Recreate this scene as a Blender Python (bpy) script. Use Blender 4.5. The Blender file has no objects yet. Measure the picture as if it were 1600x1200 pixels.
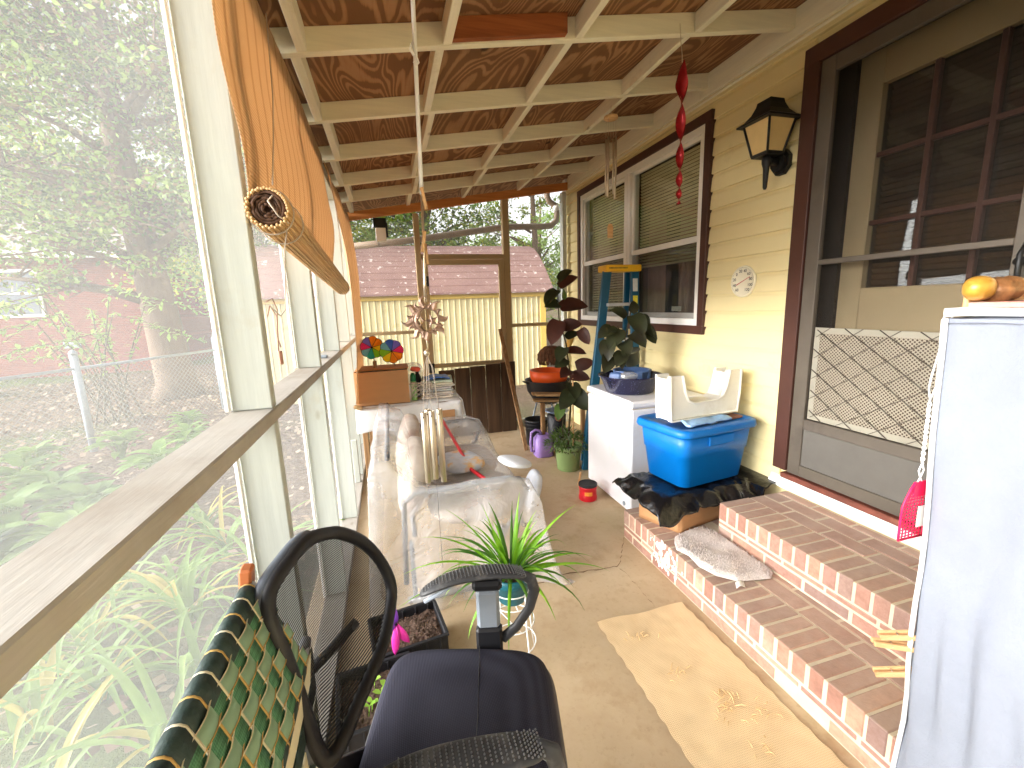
import bpy, math, random
from math import radians as rad, sin, cos, pi, hypot
from mathutils import Vector, Matrix, noise

sc = bpy.context.scene
col = sc.collection
random.seed(11)
rnd = random.uniform

# ------------------------------------------------------------------ camera, sky, sun, exposure
def cam_axes(yaw, pitch, roll):
    f = Vector((sin(yaw)*cos(pitch), cos(yaw)*cos(pitch), -sin(pitch)))
    r = Vector((cos(yaw), -sin(yaw), 0)); u = r.cross(f)
    return r*cos(roll)+u*sin(roll), u*cos(roll)-r*sin(roll), f
r_, u_, f_ = cam_axes(rad(15.6), rad(10.44), rad(-1.95))
cd = bpy.data.cameras.new('camera'); cam = bpy.data.objects.new('camera', cd); col.objects.link(cam)
M4 = Matrix((r_, u_, -f_)).transposed().to_4x4(); M4.translation = (0, 0, 1.51)
cam.matrix_world = M4
cd.sensor_width = 36; cd.lens = 671/1600*36; cd.clip_start = .05; cd.clip_end = 600
sc.camera = cam

SUN_EL, SUN_AZ = rad(8), rad(264)          # azimuth clockwise from +Y
w = bpy.data.worlds.new('World'); sc.world = w; w.use_nodes = True
nt = w.node_tree; nt.nodes.clear()
sky = nt.nodes.new('ShaderNodeTexSky'); sky.sky_type = 'NISHITA'; sky.sun_disc = False
sky.sun_elevation = SUN_EL; sky.sun_rotation = SUN_AZ
sky.air_density = 1.0; sky.dust_density = 4.0; sky.ozone_density = 1.0
hs = nt.nodes.new('ShaderNodeHueSaturation'); hs.inputs['Saturation'].default_value = .08
bg = nt.nodes.new('ShaderNodeBackground'); bg.inputs['Strength'].default_value = .15
wo = nt.nodes.new('ShaderNodeOutputWorld')
nt.links.new(sky.outputs[0], hs.inputs['Color']); nt.links.new(hs.outputs[0], bg.inputs['Color']); nt.links.new(bg.outputs[0], wo.inputs[0])

sl = bpy.data.lights.new('sun', 'SUN'); sl.energy = 2.4; sl.angle = rad(85); sl.color = (1, .99, .975)
so = bpy.data.objects.new('sun', sl); col.objects.link(so)
sd = Vector((sin(SUN_AZ)*cos(SUN_EL), cos(SUN_AZ)*cos(SUN_EL), sin(SUN_EL)))
so.rotation_euler = sd.to_track_quat('Z', 'Y').to_euler(); so.location = (0, -3, 8)

sc.render.engine = 'CYCLES'
sc.cycles.use_denoising = True
try: sc.cycles.denoiser = 'OPENIMAGEDENOISE'
except Exception: pass
sc.cycles.max_bounces = 9; sc.cycles.diffuse_bounces = 6; sc.cycles.glossy_bounces = 3
sc.cycles.transparent_max_bounces = 14; sc.cycles.transmission_bounces = 4
sc.cycles.sample_clamp_indirect = 6; sc.cycles.caustics_reflective = False; sc.cycles.caustics_refractive = False
vs = sc.view_settings; vs.view_transform = 'Standard'; vs.look = 'None'; vs.gamma = 1; vs.exposure = 2.45
sc.display_settings.display_device = 'sRGB'

# ------------------------------------------------------------------ materials
def S(r, g, b):
    f = lambda c: ((c/255+.055)/1.055)**2.4 if c > 10 else c/255/12.92
    return (f(r), f(g), f(b))

class N:
    def __init__(s, name):
        s.m = bpy.data.materials.new(name); s.m.use_nodes = True; s.t = s.m.node_tree; s.t.nodes.clear()
        s.out = s.n('OutputMaterial')
    def n(s, k, **kw):
        nd = s.t.nodes.new('ShaderNode'+k)
        for a, b in kw.items(): setattr(nd, a, b)
        return nd
    def l(s, a, b): s.t.links.new(a, b)
    def mix(s, fac, a, b, mode='MIX'):
        m = s.n('MixRGB', blend_type=mode)
        for i, x in enumerate((fac, a, b)):
            if hasattr(x, 'is_linked') or hasattr(x, 'links'): s.l(x, m.inputs[i])
            elif i == 0: m.inputs[0].default_value = x
            else: m.inputs[i].default_value = (*x[:3], 1)
        return m.outputs[0]
    def coords(s, scale=(1, 1, 1), rot=(0, 0, 0), kind='Object'):
        tc = s.n('TexCoord'); mp = s.n('Mapping'); mp.inputs['Scale'].default_value = scale; mp.inputs['Rotation'].default_value = rot
        s.l(tc.outputs[kind], mp.inputs[0]); return mp.outputs[0]
    def noise(s, vec, scale, detail=4, rough=.55, dist=0):
        k = s.n('TexNoise'); k.inputs['Scale'].default_value = scale; k.inputs['Detail'].default_value = detail
        k.inputs['Roughness'].default_value = rough; k.inputs['Distortion'].default_value = dist
        s.l(vec, k.inputs['Vector']); return k.outputs['Fac']
    def ramp(s, fac, stops):
        r = s.n('ValToRGB'); e = r.color_ramp.elements
        while len(e) < len(stops): e.new(.5)
        for i, (p, c) in enumerate(stops):
            e[i].position = p; e[i].color = (*c[:3], 1) if not isinstance(c, (int, float)) else (c, c, c, 1)
        s.l(fac, r.inputs[0]); return r.outputs[0]
    def bump(s, h, strength, dist=.01):
        b = s.n('Bump'); b.inputs['Strength'].default_value = strength; b.inputs['Distance'].default_value = dist
        s.l(h, b.inputs['Height']); return b.outputs[0]
    def bsdf(s, colr, rough=.6, metal=0, spec=.5, normal=None, coat=0):
        p = s.n('BsdfPrincipled')
        if isinstance(colr, tuple): p.inputs['Base Color'].default_value = (*colr[:3], 1)
        else: s.l(colr, p.inputs['Base Color'])
        p.inputs['Roughness'].default_value = rough; p.inputs['Metallic'].default_value = metal
        p.inputs['Specular IOR Level'].default_value = spec; p.inputs['Coat Weight'].default_value = coat
        if normal is not None: s.l(normal, p.inputs['Normal'])
        return p
    def end(s, sh):
        s.l(sh.outputs[0] if hasattr(sh, 'outputs') else sh, s.out.inputs[0]); return s.m
    def mixs(s, fac, a, b):
        m = s.n('MixShader')
        if isinstance(fac, (int, float)): m.inputs[0].default_value = fac
        else: s.l(fac, m.inputs[0])
        s.l(a.outputs[0], m.inputs[1]); s.l(b.outputs[0], m.inputs[2]); return m

def mul(c, k): return tuple(min(1, x*k) for x in c)

def mat(name, c, rough=.6, var=.12, scale=6, bump=.15, bscale=60, metal=0, spec=.4, rnd_=0, stretch=(1, 1, 1), dirt=None, dirt_at=(.55, .75), dscale=3, coat=0):
    a = N(name); v = a.coords(stretch)
    n1 = a.noise(v, scale, 5, .6)
    cc = a.ramp(n1, [(.28, mul(c, 1-var)), (.72, mul(c, 1+var))])
    if dirt:
        d = a.noise(v, dscale, 6, .65)
        cc = a.mix(a.ramp(d, [(dirt_at[0], 0.), (dirt_at[1], 1.)]), cc, dirt)
    if rnd_:
        oi = a.n('ObjectInfo'); h = a.n('HueSaturation'); mr = a.n('MapRange')
        mr.inputs['To Min'].default_value = 1-rnd_; mr.inputs['To Max'].default_value = 1+rnd_
        a.l(oi.outputs['Random'], mr.inputs['Value']); a.l(mr.outputs[0], h.inputs['Value']); a.l(cc, h.inputs['Color']); cc = h.outputs[0]
    nm = None
    if bump: nm = a.bump(a.noise(v, bscale, 3, .6), bump, .004)
    return a.end(a.bsdf(cc, rough, metal, spec, nm, coat))

def m_paintwood(name, c, axis, dirt=S(150, 135, 105), knots=True, amt=(.6, .85)):
    """painted timber: grain relief along an axis, dirt patches, odd knots"""
    a = N(name); st = [14, 14, 14]; st[axis] = .9
    v = a.coords(tuple(st)); v0 = a.coords()
    g = a.noise(v, 3.5, 5, .65)
    cc = a.ramp(g, [(.25, mul(c, .88)), (.6, c), (.85, mul(c, 1.06))])
    d = a.noise(v0, 2.6, 6, .7)
    cc = a.mix(a.ramp(d, [(amt[0], 0.), (amt[1], .8)]), cc, dirt)
    if knots:
        k = a.n('TexVoronoi'); k.inputs['Scale'].default_value = 3.1; k.inputs['Randomness'].default_value = 1
        st2 = [1.6, 1.6, 1.6]; st2[axis] = .7
        a.l(a.coords(tuple(st2)), k.inputs['Vector'])
        cc = a.mix(a.ramp(k.outputs['Distance'], [(.03, .55), (.075, 0.)]), cc, mul(dirt, .6))
    return a.end(a.bsdf(cc, .72, 0, .25, a.bump(g, .28, .004)))

def m_ply(name):
    a = N(name); v = a.coords((2.0, .5, 2.0))
    n = a.noise(v, 1.5, 2, .45, .8)
    w1 = a.n('MapRange'); a.l(n, w1.inputs['Value']); w1.inputs['To Max'].default_value = 140
    s1 = a.n('Math', operation='SINE'); a.l(w1.outputs[0], s1.inputs[0])
    fine = a.noise(a.coords((60, 2, 60)), 2, 4, .6)
    s2 = a.n('Math', operation='MULTIPLY_ADD'); a.l(fine, s2.inputs[0]); s2.inputs[1].default_value = 1.9; a.l(s1.outputs[0], s2.inputs[2])
    cc = a.ramp(s2.outputs[0], [(.0, S(164, 124, 88)), (.5, S(156, 114, 78)), (.85, S(138, 98, 65)), (1, S(120, 84, 56))])
    st = a.noise(a.coords(), 1.7, 5, .7)
    cc = a.mix(a.ramp(st, [(.42, 0.), (.75, .6)]), cc, S(96, 62, 40), 'MIX')
    k = a.n('TexVoronoi'); k.inputs['Scale'].default_value = 3.3; a.l(a.coords((1, .6, 1)), k.inputs['Vector'])
    cc = a.mix(a.ramp(k.outputs['Distance'], [(.05, .9), (.085, 0.)]), cc, S(50, 26, 14))
    return a.end(a.bsdf(cc, .75, 0, .2, a.bump(s2.outputs[0], .1, .002)))

def m_rawwood(name, c1, c2, axis, sc_=1):
    a = N(name); st = [22*sc_, 22*sc_, 22*sc_]; st[axis] = 1.2*sc_
    g = a.noise(a.coords(tuple(st)), 1.6, 5, .6, .3)
    cc = a.ramp(g, [(.3, c1), (.7, c2)])
    return a.end(a.bsdf(cc, .7, 0, .25, a.bump(g, .2, .003)))

def m_screen(name, veil, tint):
    """insect screen: woven wire seen as a veil; wire scatters light both ways"""
    a = N(name)
    tr = a.n('BsdfTransparent'); df = a.n('BsdfDiffuse'); tl = a.n('BsdfTranslucent')
    df.inputs[0].default_value = (*tint, 1); tl.inputs[0].default_value = (*tint, 1)
    m1 = a.mixs(.5, df, tl)
    n = a.noise(a.coords(), 1.3, 4, .6)
    wv = a.n('TexWave', wave_type='BANDS', bands_direction='Z'); wv.inputs['Scale'].default_value = 62; wv.inputs['Distortion'].default_value = 1.5; wv.inputs['Detail'].default_value = 0
    a.l(a.coords(), wv.inputs['Vector'])
    f = a.n('MapRange'); a.l(n, f.inputs['Value']); f.inputs['From Min'].default_value = .3; f.inputs['From Max'].default_value = .7
    f.inputs['To Min'].default_value = veil*.82; f.inputs['To Max'].default_value = veil*1.15
    g = a.n('Math', operation='MULTIPLY_ADD'); a.l(wv.outputs['Fac'], g.inputs[0]); g.inputs[1].default_value = .025; a.l(f.outputs[0], g.inputs[2])
    return a.end(a.mixs(g.outputs[0], tr, m1))

def m_plastic_film(name, veil=.2, tint=(.85, .86, .88), bs=9, strength=.9):
    a = N(name); v = a.coords()
    h = a.noise(v, bs, 4, .55, 1.2)
    nm = a.bump(h, strength, .05)
    tr = a.n('BsdfTransparent'); tr.inputs[0].default_value = (.95, .95, .95, 1)
    gl = a.n('BsdfGlossy'); gl.inputs['Roughness'].default_value = .16; a.l(nm, gl.inputs['Normal'])
    df = a.n('BsdfDiffuse'); df.inputs[0].default_value = (*tint, 1); a.l(nm, df.inputs['Normal'])
    f = a.ramp(a.noise(v, 4, 4, .6), [(.3, veil*.85), (.75, veil*1.2)])
    m1 = a.mixs(f, tr, df)
    lw = a.n('LayerWeight'); lw.inputs['Blend'].default_value = .5; a.l(nm, lw.inputs['Normal'])
    return a.end(a.mixs(a.ramp(lw.outputs['Facing'], [(0, .07), (.5, .12), (.8, .32), (1, .8)]), m1, gl))

def m_glass(name, tint=(.9, .92, .9), refl=1.5):
    a = N(name)
    tr = a.n('BsdfTransparent'); tr.inputs[0].default_value = (*tint, 1)
    gl = a.n('BsdfGlossy'); gl.inputs['Roughness'].default_value = .02
    lw = a.n('LayerWeight'); lw.inputs['Blend'].default_value = .5
    return a.end(a.mixs(a.ramp(lw.outputs['Facing'], [(0, .05), (.6, .09), (.85, .3), (1, .9)]), tr, gl))

def m_brick(name):
    a = N(name); oi = a.n('ObjectInfo'); v = a.coords()
    cc = a.ramp(oi.outputs['Random'], [(0, S(156, 116, 102)), (.2, S(182, 138, 118)), (.4, S(166, 130, 118)), (.55, S(192, 150, 126)), (.72, S(148, 124, 116)), (.88, S(200, 160, 138)), (1, S(144, 126, 120))])
    n = a.noise(v, 26, 6, .7)
    cc = a.mix(a.ramp(n, [(.3, .5), (.62, 0.)]), cc, S(116, 84, 72))
    ge = a.n('NewGeometry'); sx = a.n('SeparateXYZ'); a.l(ge.outputs['Normal'], sx.inputs[0])
    dust = a.noise(v, 7, 5, .65)
    dd = a.n('Math', operation='MULTIPLY'); a.l(a.ramp(sx.outputs['Z'], [(.5, 0.), (.9, 1.)]), dd.inputs[0]); a.l(a.ramp(dust, [(.3, .25), (.75, .85)]), dd.inputs[1])
    cc = a.mix(dd.outputs[0], cc, S(186, 164, 148))
    return a.end(a.bsdf(cc, .82, 0, .2, a.bump(a.noise(v, 120, 4, .7), .45, .004)))

def m_dutchbrick(name, c1, c2, mortar, scale=9):
    a = N(name); b = a.n('TexBrick'); b.inputs['Color1'].default_value = (*c1, 1); b.inputs['Color2'].default_value = (*c2, 1); b.inputs['Mortar'].default_value = (*mortar, 1)
    b.inputs['Scale'].default_value = scale; b.inputs['Mortar Size'].default_value = .012
    tc = a.coords((1, 1, 1), (rad(90), 0, 0)); a.l(tc, b.inputs['Vector'])
    return a.end(a.bsdf(b.outputs[0], .85, 0, .2))

def m_leaf(name, c1, c2, trans=.35, rough=.5, stripe=None):
    a = N(name); v = a.coords(); n = a.noise(v, 5, 3, .6)
    oi = a.n('ObjectInfo')
    cc = a.ramp(n, [(.3, c1), (.7, c2)])
    p = a.bsdf(cc, rough, 0, .35)
    t = a.n('BsdfTranslucent'); a.l(a.mix(.5, cc, mul(c2, 1.4)), t.inputs[0])
    return a.end(a.mixs(trans, p, t))

def m_weave(name, c, period, bump=.6, c2=None, axis='X'):
    a = N(name); v = a.coords()
    w1 = a.n('TexWave', bands_direction='X'); w2 = a.n('TexWave', bands_direction='Y'); w3 = a.n('TexWave', bands_direction='Z')
    for k in (w1, w2, w3): k.inputs['Scale'].default_value = .314/period; k.inputs['Distortion'].default_value = .3; a.l(v, k.inputs['Vector'])
    m1 = a.n('Math', operation='ADD'); a.l(w1.outputs['Fac'], m1.inputs[0]); a.l(w2.outputs['Fac'], m1.inputs[1])
    m2 = a.n('Math', operation='ADD'); a.l(m1.outputs[0], m2.inputs[0]); a.l(w3.outputs['Fac'], m2.inputs[1])
    d = a.n('Math', operation='DIVIDE'); a.l(m2.outputs[0], d.inputs[0]); d.inputs[1].default_value = 3
    cc = a.ramp(d.outputs[0], [(.2, c2 or mul(c, .6)), (.7, mul(c, 1.1))])
    n = a.noise(v, 5, 4, .6); cc = a.mix(a.ramp(n, [(.35, .0), (.8, .35)]), cc, mul(c, 1.35))
    return a.end(a.bsdf(cc, .85, 0, .15, a.bump(d.outputs[0], bump, .003)))

MT = {}
MT['siding'] = mat('vinyl_siding', S(226, 211, 160), .48, .03, 2, .04, 140, spec=.35, dirt=S(186, 168, 118), dirt_at=(.62, .85), dscale=2.2)
MT['post'] = m_paintwood('post_paint', S(192, 196, 188), 2, S(176, 164, 136))
MT['postY'] = m_paintwood('rail_paint', S(176, 171, 163), 1, S(140, 128, 114), amt=(.4, .75))
MT['raft'] = m_paintwood('rafter_paint', S(230, 224, 200), 0, S(160, 140, 92))
MT['block'] = m_paintwood('blocking_paint', S(230, 224, 202), 1, S(160, 140, 92))
MT['farframe'] = m_paintwood('far_frame_paint', S(176, 154, 118), 2, S(136, 114, 82))
MT['farframeX'] = m_paintwood('far_frame_paint_x', S(176, 154, 118), 0, S(136, 114, 82))
MT['ply'] = m_ply('stained_plywood')
MT['cedar'] = m_rawwood('bare_board', S(120, 64, 34), S(160, 92, 52), 0)
MT['orangeboard'] = m_rawwood('bare_header', S(176, 108, 56), S(206, 140, 82), 0)
MT['wood'] = m_rawwood('weathered_wood', S(120, 88, 58), S(168, 132, 92), 2)
MT['woodX'] = m_rawwood('weathered_wood_x', S(142, 108, 72), S(186, 150, 108), 0)
MT['darkpanel'] = m_rawwood('dark_panel', S(52, 38, 26), S(86, 64, 46), 2, .7)
MT['screen'] = m_screen('screen_mesh', .21, (.62, .63, .62))
MT['screen_far'] = m_screen('screen_mesh_far', .16, (.6, .62, .6))
MT['screen_dark'] = m_screen('screen_mesh_door', .3, (.07, .06, .05))
MT['screen_win'] = m_screen('screen_mesh_window', .4, (.1, .1, .09))
MT['white'] = mat('white_vinyl', S(236, 234, 228), .45, .03, 5, .03, 90)
MT['freezer'] = mat('white_enamel', S(232, 232, 236), .35, .03, 2, .03, 200, dirt=S(214, 210, 204))
MT['brown'] = mat('brown_trim', S(72, 42, 32), .5, .12, 6, .1, 60)
MT['doorframe'] = mat('bronze_door', S(88, 80, 70), .5, .1, 8, .05, 120, dirt=S(70, 62, 54))
MT['doortan'] = mat('tan_door', S(164, 146, 112), .6, .06, 4, .05, 60)
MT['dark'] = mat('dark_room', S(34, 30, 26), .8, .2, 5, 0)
MT['black'] = mat('black_plastic', S(28, 28, 32), .5, .2, 8, .1, 120, dirt=S(60, 58, 56), dirt_at=(.55, .8))
MT['blackmetal'] = mat('black_metal', S(22, 22, 22), .45, .2, 30, .3, 90)
MT['glass'] = m_glass('window_glass')
MT['lampglass'] = mat('frosted_amber_glass', S(214, 186, 128), .3, .08, 10, .1, 60)
MT['blind'] = mat('blind_slats', S(226, 214, 172), .6, .06, 6, .0)
MT['curtain'] = mat('curtain', S(176, 140, 128), .9, .2, 12, .2, 40)
MT['brick'] = m_brick('step_brick')
MT['mortar'] = mat('mortar', S(204, 190, 166), .9, .1, 12, .5, 120)
MT['silver'] = mat('brushed_tube', S(206, 192, 170), .32, .06, 10, .05, 80, metal=.85)
MT['galv'] = mat('galvanised', S(150, 160, 170), .5, .1, 10, .1, 60, metal=.3)
MT['whitewire'] = mat('white_wire', S(236, 236, 234), .4, .04, 8, 0)
MT['copper'] = mat('antique_copper', S(166, 138, 120), .42, .25, 30, .2, 60, metal=.6)
MT['red'] = mat('red_plastic', S(206, 30, 44), .35, .05, 6, .02, 60)
MT['pin'] = m_rawwood('clothespin_wood', S(196, 150, 100), S(220, 180, 132), 0)
MT['string'] = mat('string', S(190, 176, 160), .8, .1, 20, 0)
MT['cardboard'] = mat('cardboard', S(186, 140, 96), .8, .05, 4, .06, 120, stretch=(1, 1, 6))
MT['paper'] = mat('newsprint', S(206, 202, 196), .85, .12, 26, .15, 60)
MT['soil'] = mat('potting_soil', S(98, 78, 66), .95, .4, 60, 1., 90, dirt=S(160, 140, 124), dirt_at=(.62, .7), dscale=120)
MT['film'] = m_plastic_film('clear_plastic_sheet', .27, (.95, .96, .98), 4.5, .6)
MT['bag'] = mat('black_bin_bag', S(16, 16, 18), .2, .1, 10, 1., 34, spec=.6)

# ------------------------------------------------------------------ mesh helper
class MB:
    def __init__(s): s.v = []; s.f = []; s.mi = []; s.k = 0; s.sm = []
    def add(s, vs_, fs, smooth=False):
        o = len(s.v); s.v += [tuple(p) for p in vs_]
        for f in fs: s.f.append(tuple(i+o for i in f)); s.mi.append(s.k); s.sm.append(smooth)
        return s
    def box(s, x0, x1, y0, y1, z0, z1, c=.003, M=None):
        x0, x1 = sorted((x0, x1)); y0, y1 = sorted((y0, y1)); z0, z1 = sorted((z0, z1))
        if c <= 0:
            vs_ = [(x, y, z) for x in (x0, x1) for y in (y0, y1) for z in (z0, z1)]
            fs = [(0, 1, 3, 2), (4, 6, 7, 5), (0, 4, 5, 1), (2, 3, 7, 6), (0, 2, 6, 4), (1, 5, 7, 3)]
        else:
            c = min(c, (x1-x0)*.45, (y1-y0)*.45, (z1-z0)*.45); vs_ = []; idx = {}
            for ix, x in enumerate((x0, x1)):
                for iy, y in enumerate((y0, y1)):
                    for iz, z in enumerate((z0, z1)):
                        a = (1-2*ix)*c; b = (1-2*iy)*c; d = (1-2*iz)*c
                        idx[ix, iy, iz] = len(vs_)
                        vs_ += [(x, y+b, z+d), (x+a, y, z+d), (x+a, y+b, z)]
            I = lambda i, j, k, a: idx[i, j, k]+a
            fs = []
            for t in (0, 1):
                fs.append((I(t, 0, 0, 0), I(t, 0, 1, 0), I(t, 1, 1, 0), I(t, 1, 0, 0)))
                fs.append((I(0, t, 0, 1), I(0, t, 1, 1), I(1, t, 1, 1), I(1, t, 0, 1)))
                fs.append((I(0, 0, t, 2), I(0, 1, t, 2), I(1, 1, t, 2), I(1, 0, t, 2)))
            for p in (0, 1):
                for q in (0, 1):
                    fs.append((I(p, q, 0, 0), I(p, q, 1, 0), I(p, q, 1, 1), I(p, q, 0, 1)))
                    fs.append((I(p, 0, q, 0), I(p, 1, q, 0), I(p, 1, q, 2), I(p, 0, q, 2)))
                    fs.append((I(0, p, q, 1), I(1, p, q, 1), I(1, p, q, 2), I(0, p, q, 2)))
                    for r in (0, 1): fs.append((I(p, q, r, 0), I(p, q, r, 1), I(p, q, r, 2)))
        if M is not None: vs_ = [M @ Vector(p) for p in vs_]
        return s.add(vs_, fs)
    def tube(s, pts, r, n=8, cap=True, closed=False, flat=None):
        P = [Vector(p) for p in pts]; m = len(P)
        R = r if isinstance(r, (list, tuple)) else [r]*m
        vs_ = []; prev = None
        for i, p in enumerate(P):
            a = P[(i-1) % m] if (closed or i) else p; b = P[(i+1) % m] if (closed or i < m-1) else p
            t = (b-a); t = t.normalized() if t.length > 1e-9 else Vector((0, 0, 1))
            if prev is None:
                ref = Vector((0, 0, 1)) if abs(t.z) < .9 else Vector((1, 0, 0)); nrm = (ref-t*ref.dot(t)).normalized()
            else:
                nrm = prev-t*prev.dot(t); nrm = nrm.normalized() if nrm.length > 1e-6 else prev
            prev = nrm; bi = t.cross(nrm)
            fl = flat or 1
            for k in range(n):
                an = 2*pi*k/n; vs_.append(p+nrm*cos(an)*R[i]*fl+bi*sin(an)*R[i])
        fs = []
        for i in range(m if closed else m-1):
            for k in range(n):
                a = i*n+k; b = i*n+(k+1) % n; c = ((i+1) % m)*n+(k+1) % n; d = ((i+1) % m)*n+k; fs.append((a, b, c, d))
        if cap and not closed: fs += [tuple(range(n))[::-1], tuple((m-1)*n+k for k in range(n))]
        return s.add(vs_, fs, True)
    def lathe(s, prof, c=(0, 0, 0), n=24, M=None, wob=None):
        vs_ = []; fs = []; m = len(prof)
        for (r, z) in prof:
            for k in range(n):
                a = 2*pi*k/n; q = 1+(wob(a) if wob else 0)
                vs_.append(Vector((r*q*cos(a), r*q*sin(a), z)))
        for i in range(m-1):
            for k in range(n): fs.append((i*n+k, i*n+(k+1) % n, (i+1)*n+(k+1) % n, (i+1)*n+k))
        if prof[0][0] > 1e-5: fs.append(tuple(range(n))[::-1])
        if prof[-1][0] > 1e-5: fs.append(tuple((m-1)*n+k for k in range(n)))
        vs_ = [(M @ p if M is not None else p)+Vector(c) for p in vs_]
        return s.add(vs_, fs, True)
    def grid(s, fn, nu, nv, smooth=True, thick=0):
        vs_ = [Vector(fn(i/nu, j/nv)) for j in range(nv+1) for i in range(nu+1)]
        fs = [(j*(nu+1)+i, j*(nu+1)+i+1, (j+1)*(nu+1)+i+1, (j+1)*(nu+1)+i) for j in range(nv) for i in range(nu)]
        return s.add(vs_, fs, smooth)
    def prism(s, out, axis, a0, a1, M=None):
        """outline (2-D list) extruded along an axis: 0 -> (y,z), 1 -> (x,z), 2 -> (x,y)"""
        def P(q, a): return {0: (a, q[0], q[1]), 1: (q[0], a, q[1]), 2: (q[0], q[1], a)}[axis]
        n = len(out); vs_ = [P(q, a0) for q in out]+[P(q, a1) for q in out]
        if M is not None: vs_ = [M @ Vector(p) for p in vs_]
        fs = [tuple(range(n))[::-1], tuple(range(n, 2*n))]+[(i, (i+1) % n, n+(i+1) % n, n+i) for i in range(n)]
        return s.add(vs_, fs)
    def leaf(s, base, tip, width, bend=.1, fold=.25, n=4, up=None, prof=None):
        b = Vector(base); t = Vector(tip); d = t-b; L = d.length
        upv = Vector(up) if up else Vector((0, 0, 1))
        sd_ = d.cross(upv); sd_ = sd_.normalized() if sd_.length > 1e-6 else Vector((1, 0, 0))
        nu = sd_.cross(d).normalized(); vs_ = []; fs = []
        for i in range(n+1):
            f = i/n; wdt = (prof(f) if prof else sin(pi*min(1, f*.92+.06))**.8)*width/2
            c = b+d*f+nu*(bend*L*4*f*(1-f))
            vs_ += [c-sd_*wdt+nu*wdt*fold, c, c+sd_*wdt+nu*wdt*fold]
            if i:
                o = (i-1)*3; fs += [(o, o+1, o+4, o+3), (o+1, o+2, o+5, o+4)]
        return s.add(vs_, fs, True)
    def xf(s, M): s.v = [tuple(M @ Vector(p)) for p in s.v]; return s
    def build(s, name, mats, parent=None, subd=0, solid=0):
        if not isinstance(mats, (list, tuple)): mats = [mats]
        me = bpy.data.meshes.new(name)
        o = bpy.data.objects.new(name, me)
        if parent is None:
            xs = [p[0] for p in s.v]; ys = [p[1] for p in s.v]; zs = [p[2] for p in s.v]
            org = Vector(((min(xs)+max(xs))/2, (min(ys)+max(ys))/2, min(zs))); o.location = org
        else:
            org = Vector(parent['_w']); o.parent = parent
        me.from_pydata([tuple(Vector(p)-org) for p in s.v], [], s.f)
        for m in mats: me.materials.append(MT[m] if isinstance(m, str) else m)
        me.polygons.foreach_set('material_index', s.mi); me.polygons.foreach_set('use_smooth', s.sm)
        me.update()
        col.objects.link(o); o['_w'] = tuple(org)
        if solid:
            md = o.modifiers.new('solid', 'SOLIDIFY'); md.thickness = solid; md.offset = 0
        if subd:
            md = o.modifiers.new('sub', 'SUBSURF'); md.levels = subd; md.render_levels = subd
        return o

def tag(o, label, cat, group=None, kind=None):
    if label: o['label'] = label
    if cat: o['category'] = cat
    if group: o['group'] = group
    if kind: o['kind'] = kind
    return o
def thing(name, label, cat, loc=(0, 0, 0), group=None):
    o = bpy.data.objects.new(name, None); col.objects.link(o); o.location = loc; o['_w'] = tuple(loc)
    o.empty_display_size = .05
    return tag(o, label, cat, group)
def structure(o): o['kind'] = 'structure'; return o
def rotm(rz=0, rx=0, ry=0, loc=(0, 0, 0)):
    return Matrix.Translation(loc) @ Matrix.Rotation(rz, 4, 'Z') @ Matrix.Rotation(ry, 4, 'Y') @ Matrix.Rotation(rx, 4, 'X')
def nz(p, s=1): return noise.noise(Vector(p)*s)
ORD = 'first second third fourth fifth sixth seventh eighth ninth tenth eleventh twelfth thirteenth fourteenth'.split()
def B(name, m, parent, *a, c=.003, M=None): return MB().box(*a, c=c, M=M).build(name, m, parent)

# ------------------------------------------------------------------ the setting: ground, porch floor
XW, XL = 2.2, -.33            # house wall face, inner face of the screened wall
YF = 5.0                      # far end frame
GZ = -.25
def zr(x): return 2.885+.157*(x-2.2)      # underside of the rafters

a = N('yard_ground'); v = a.coords()
n1 = a.noise(v, 3, 8, .75); n2 = a.noise(v, .12, 4, .6); n3 = a.noise(v, 22, 5, .7)
lit = a.ramp(n3, [(.25, S(64, 52, 42)), (.5, S(112, 92, 76)), (.72, S(146, 126, 108)), (.85, S(88, 68, 52))])
grs = a.ramp(n1, [(.3, S(60, 78, 36)), (.7, S(98, 112, 58))])
cc = a.mix(a.ramp(n2, [(.5, 0.), (.6, 1.)]), lit, grs)
m_ground = a.end(a.bsdf(cc, .95, 0, .1, a.bump(n3, .8, .05)))
mb = MB()
def gnd(u, v):
    x = -150+300*u; y = -60+300*v
    d = max(0, math.hypot(x, y)-22)
    return (x, y, GZ+.004*d+.04*nz((x*.2, y*.2, 0))*(1 if hypot(x-1, y-2) > 5 else 0))
mb.grid(gnd, 90, 90)
structure(mb.build('ground', m_ground))

a = N('porch_concrete'); v = a.coords()
n1 = a.noise(v, 1.6, 6, .65); n2 = a.noise(v, 45, 4, .7); n3 = a.noise(v, 7, 5, .6)
cc = a.ramp(n1, [(.3, S(180, 156, 124)), (.55, S(196, 174, 142)), (.75, S(206, 188, 158))])
cc = a.mix(a.ramp(n3, [(.52, 0.), (.72, .45)]), cc, S(156, 126, 90))
cc = a.mix(a.ramp(n2, [(.55, 0.), (.75, .3)]), cc, S(140, 112, 80))
gr = a.noise(v, .9, 3, .5)
cc = a.mix(a.ramp(gr, [(.62, 0.), (.75, .25)]), cc, S(168, 162, 104))
m_conc = a.end(a.bsdf(cc, .78, 0, .3, a.bump(n2, .25, .003)))
fl = structure(MB().box(-.52, 2.36, -2.1, 5.12, GZ-.1, 0, c=.01).build('porch_floor', m_conc))
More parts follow.
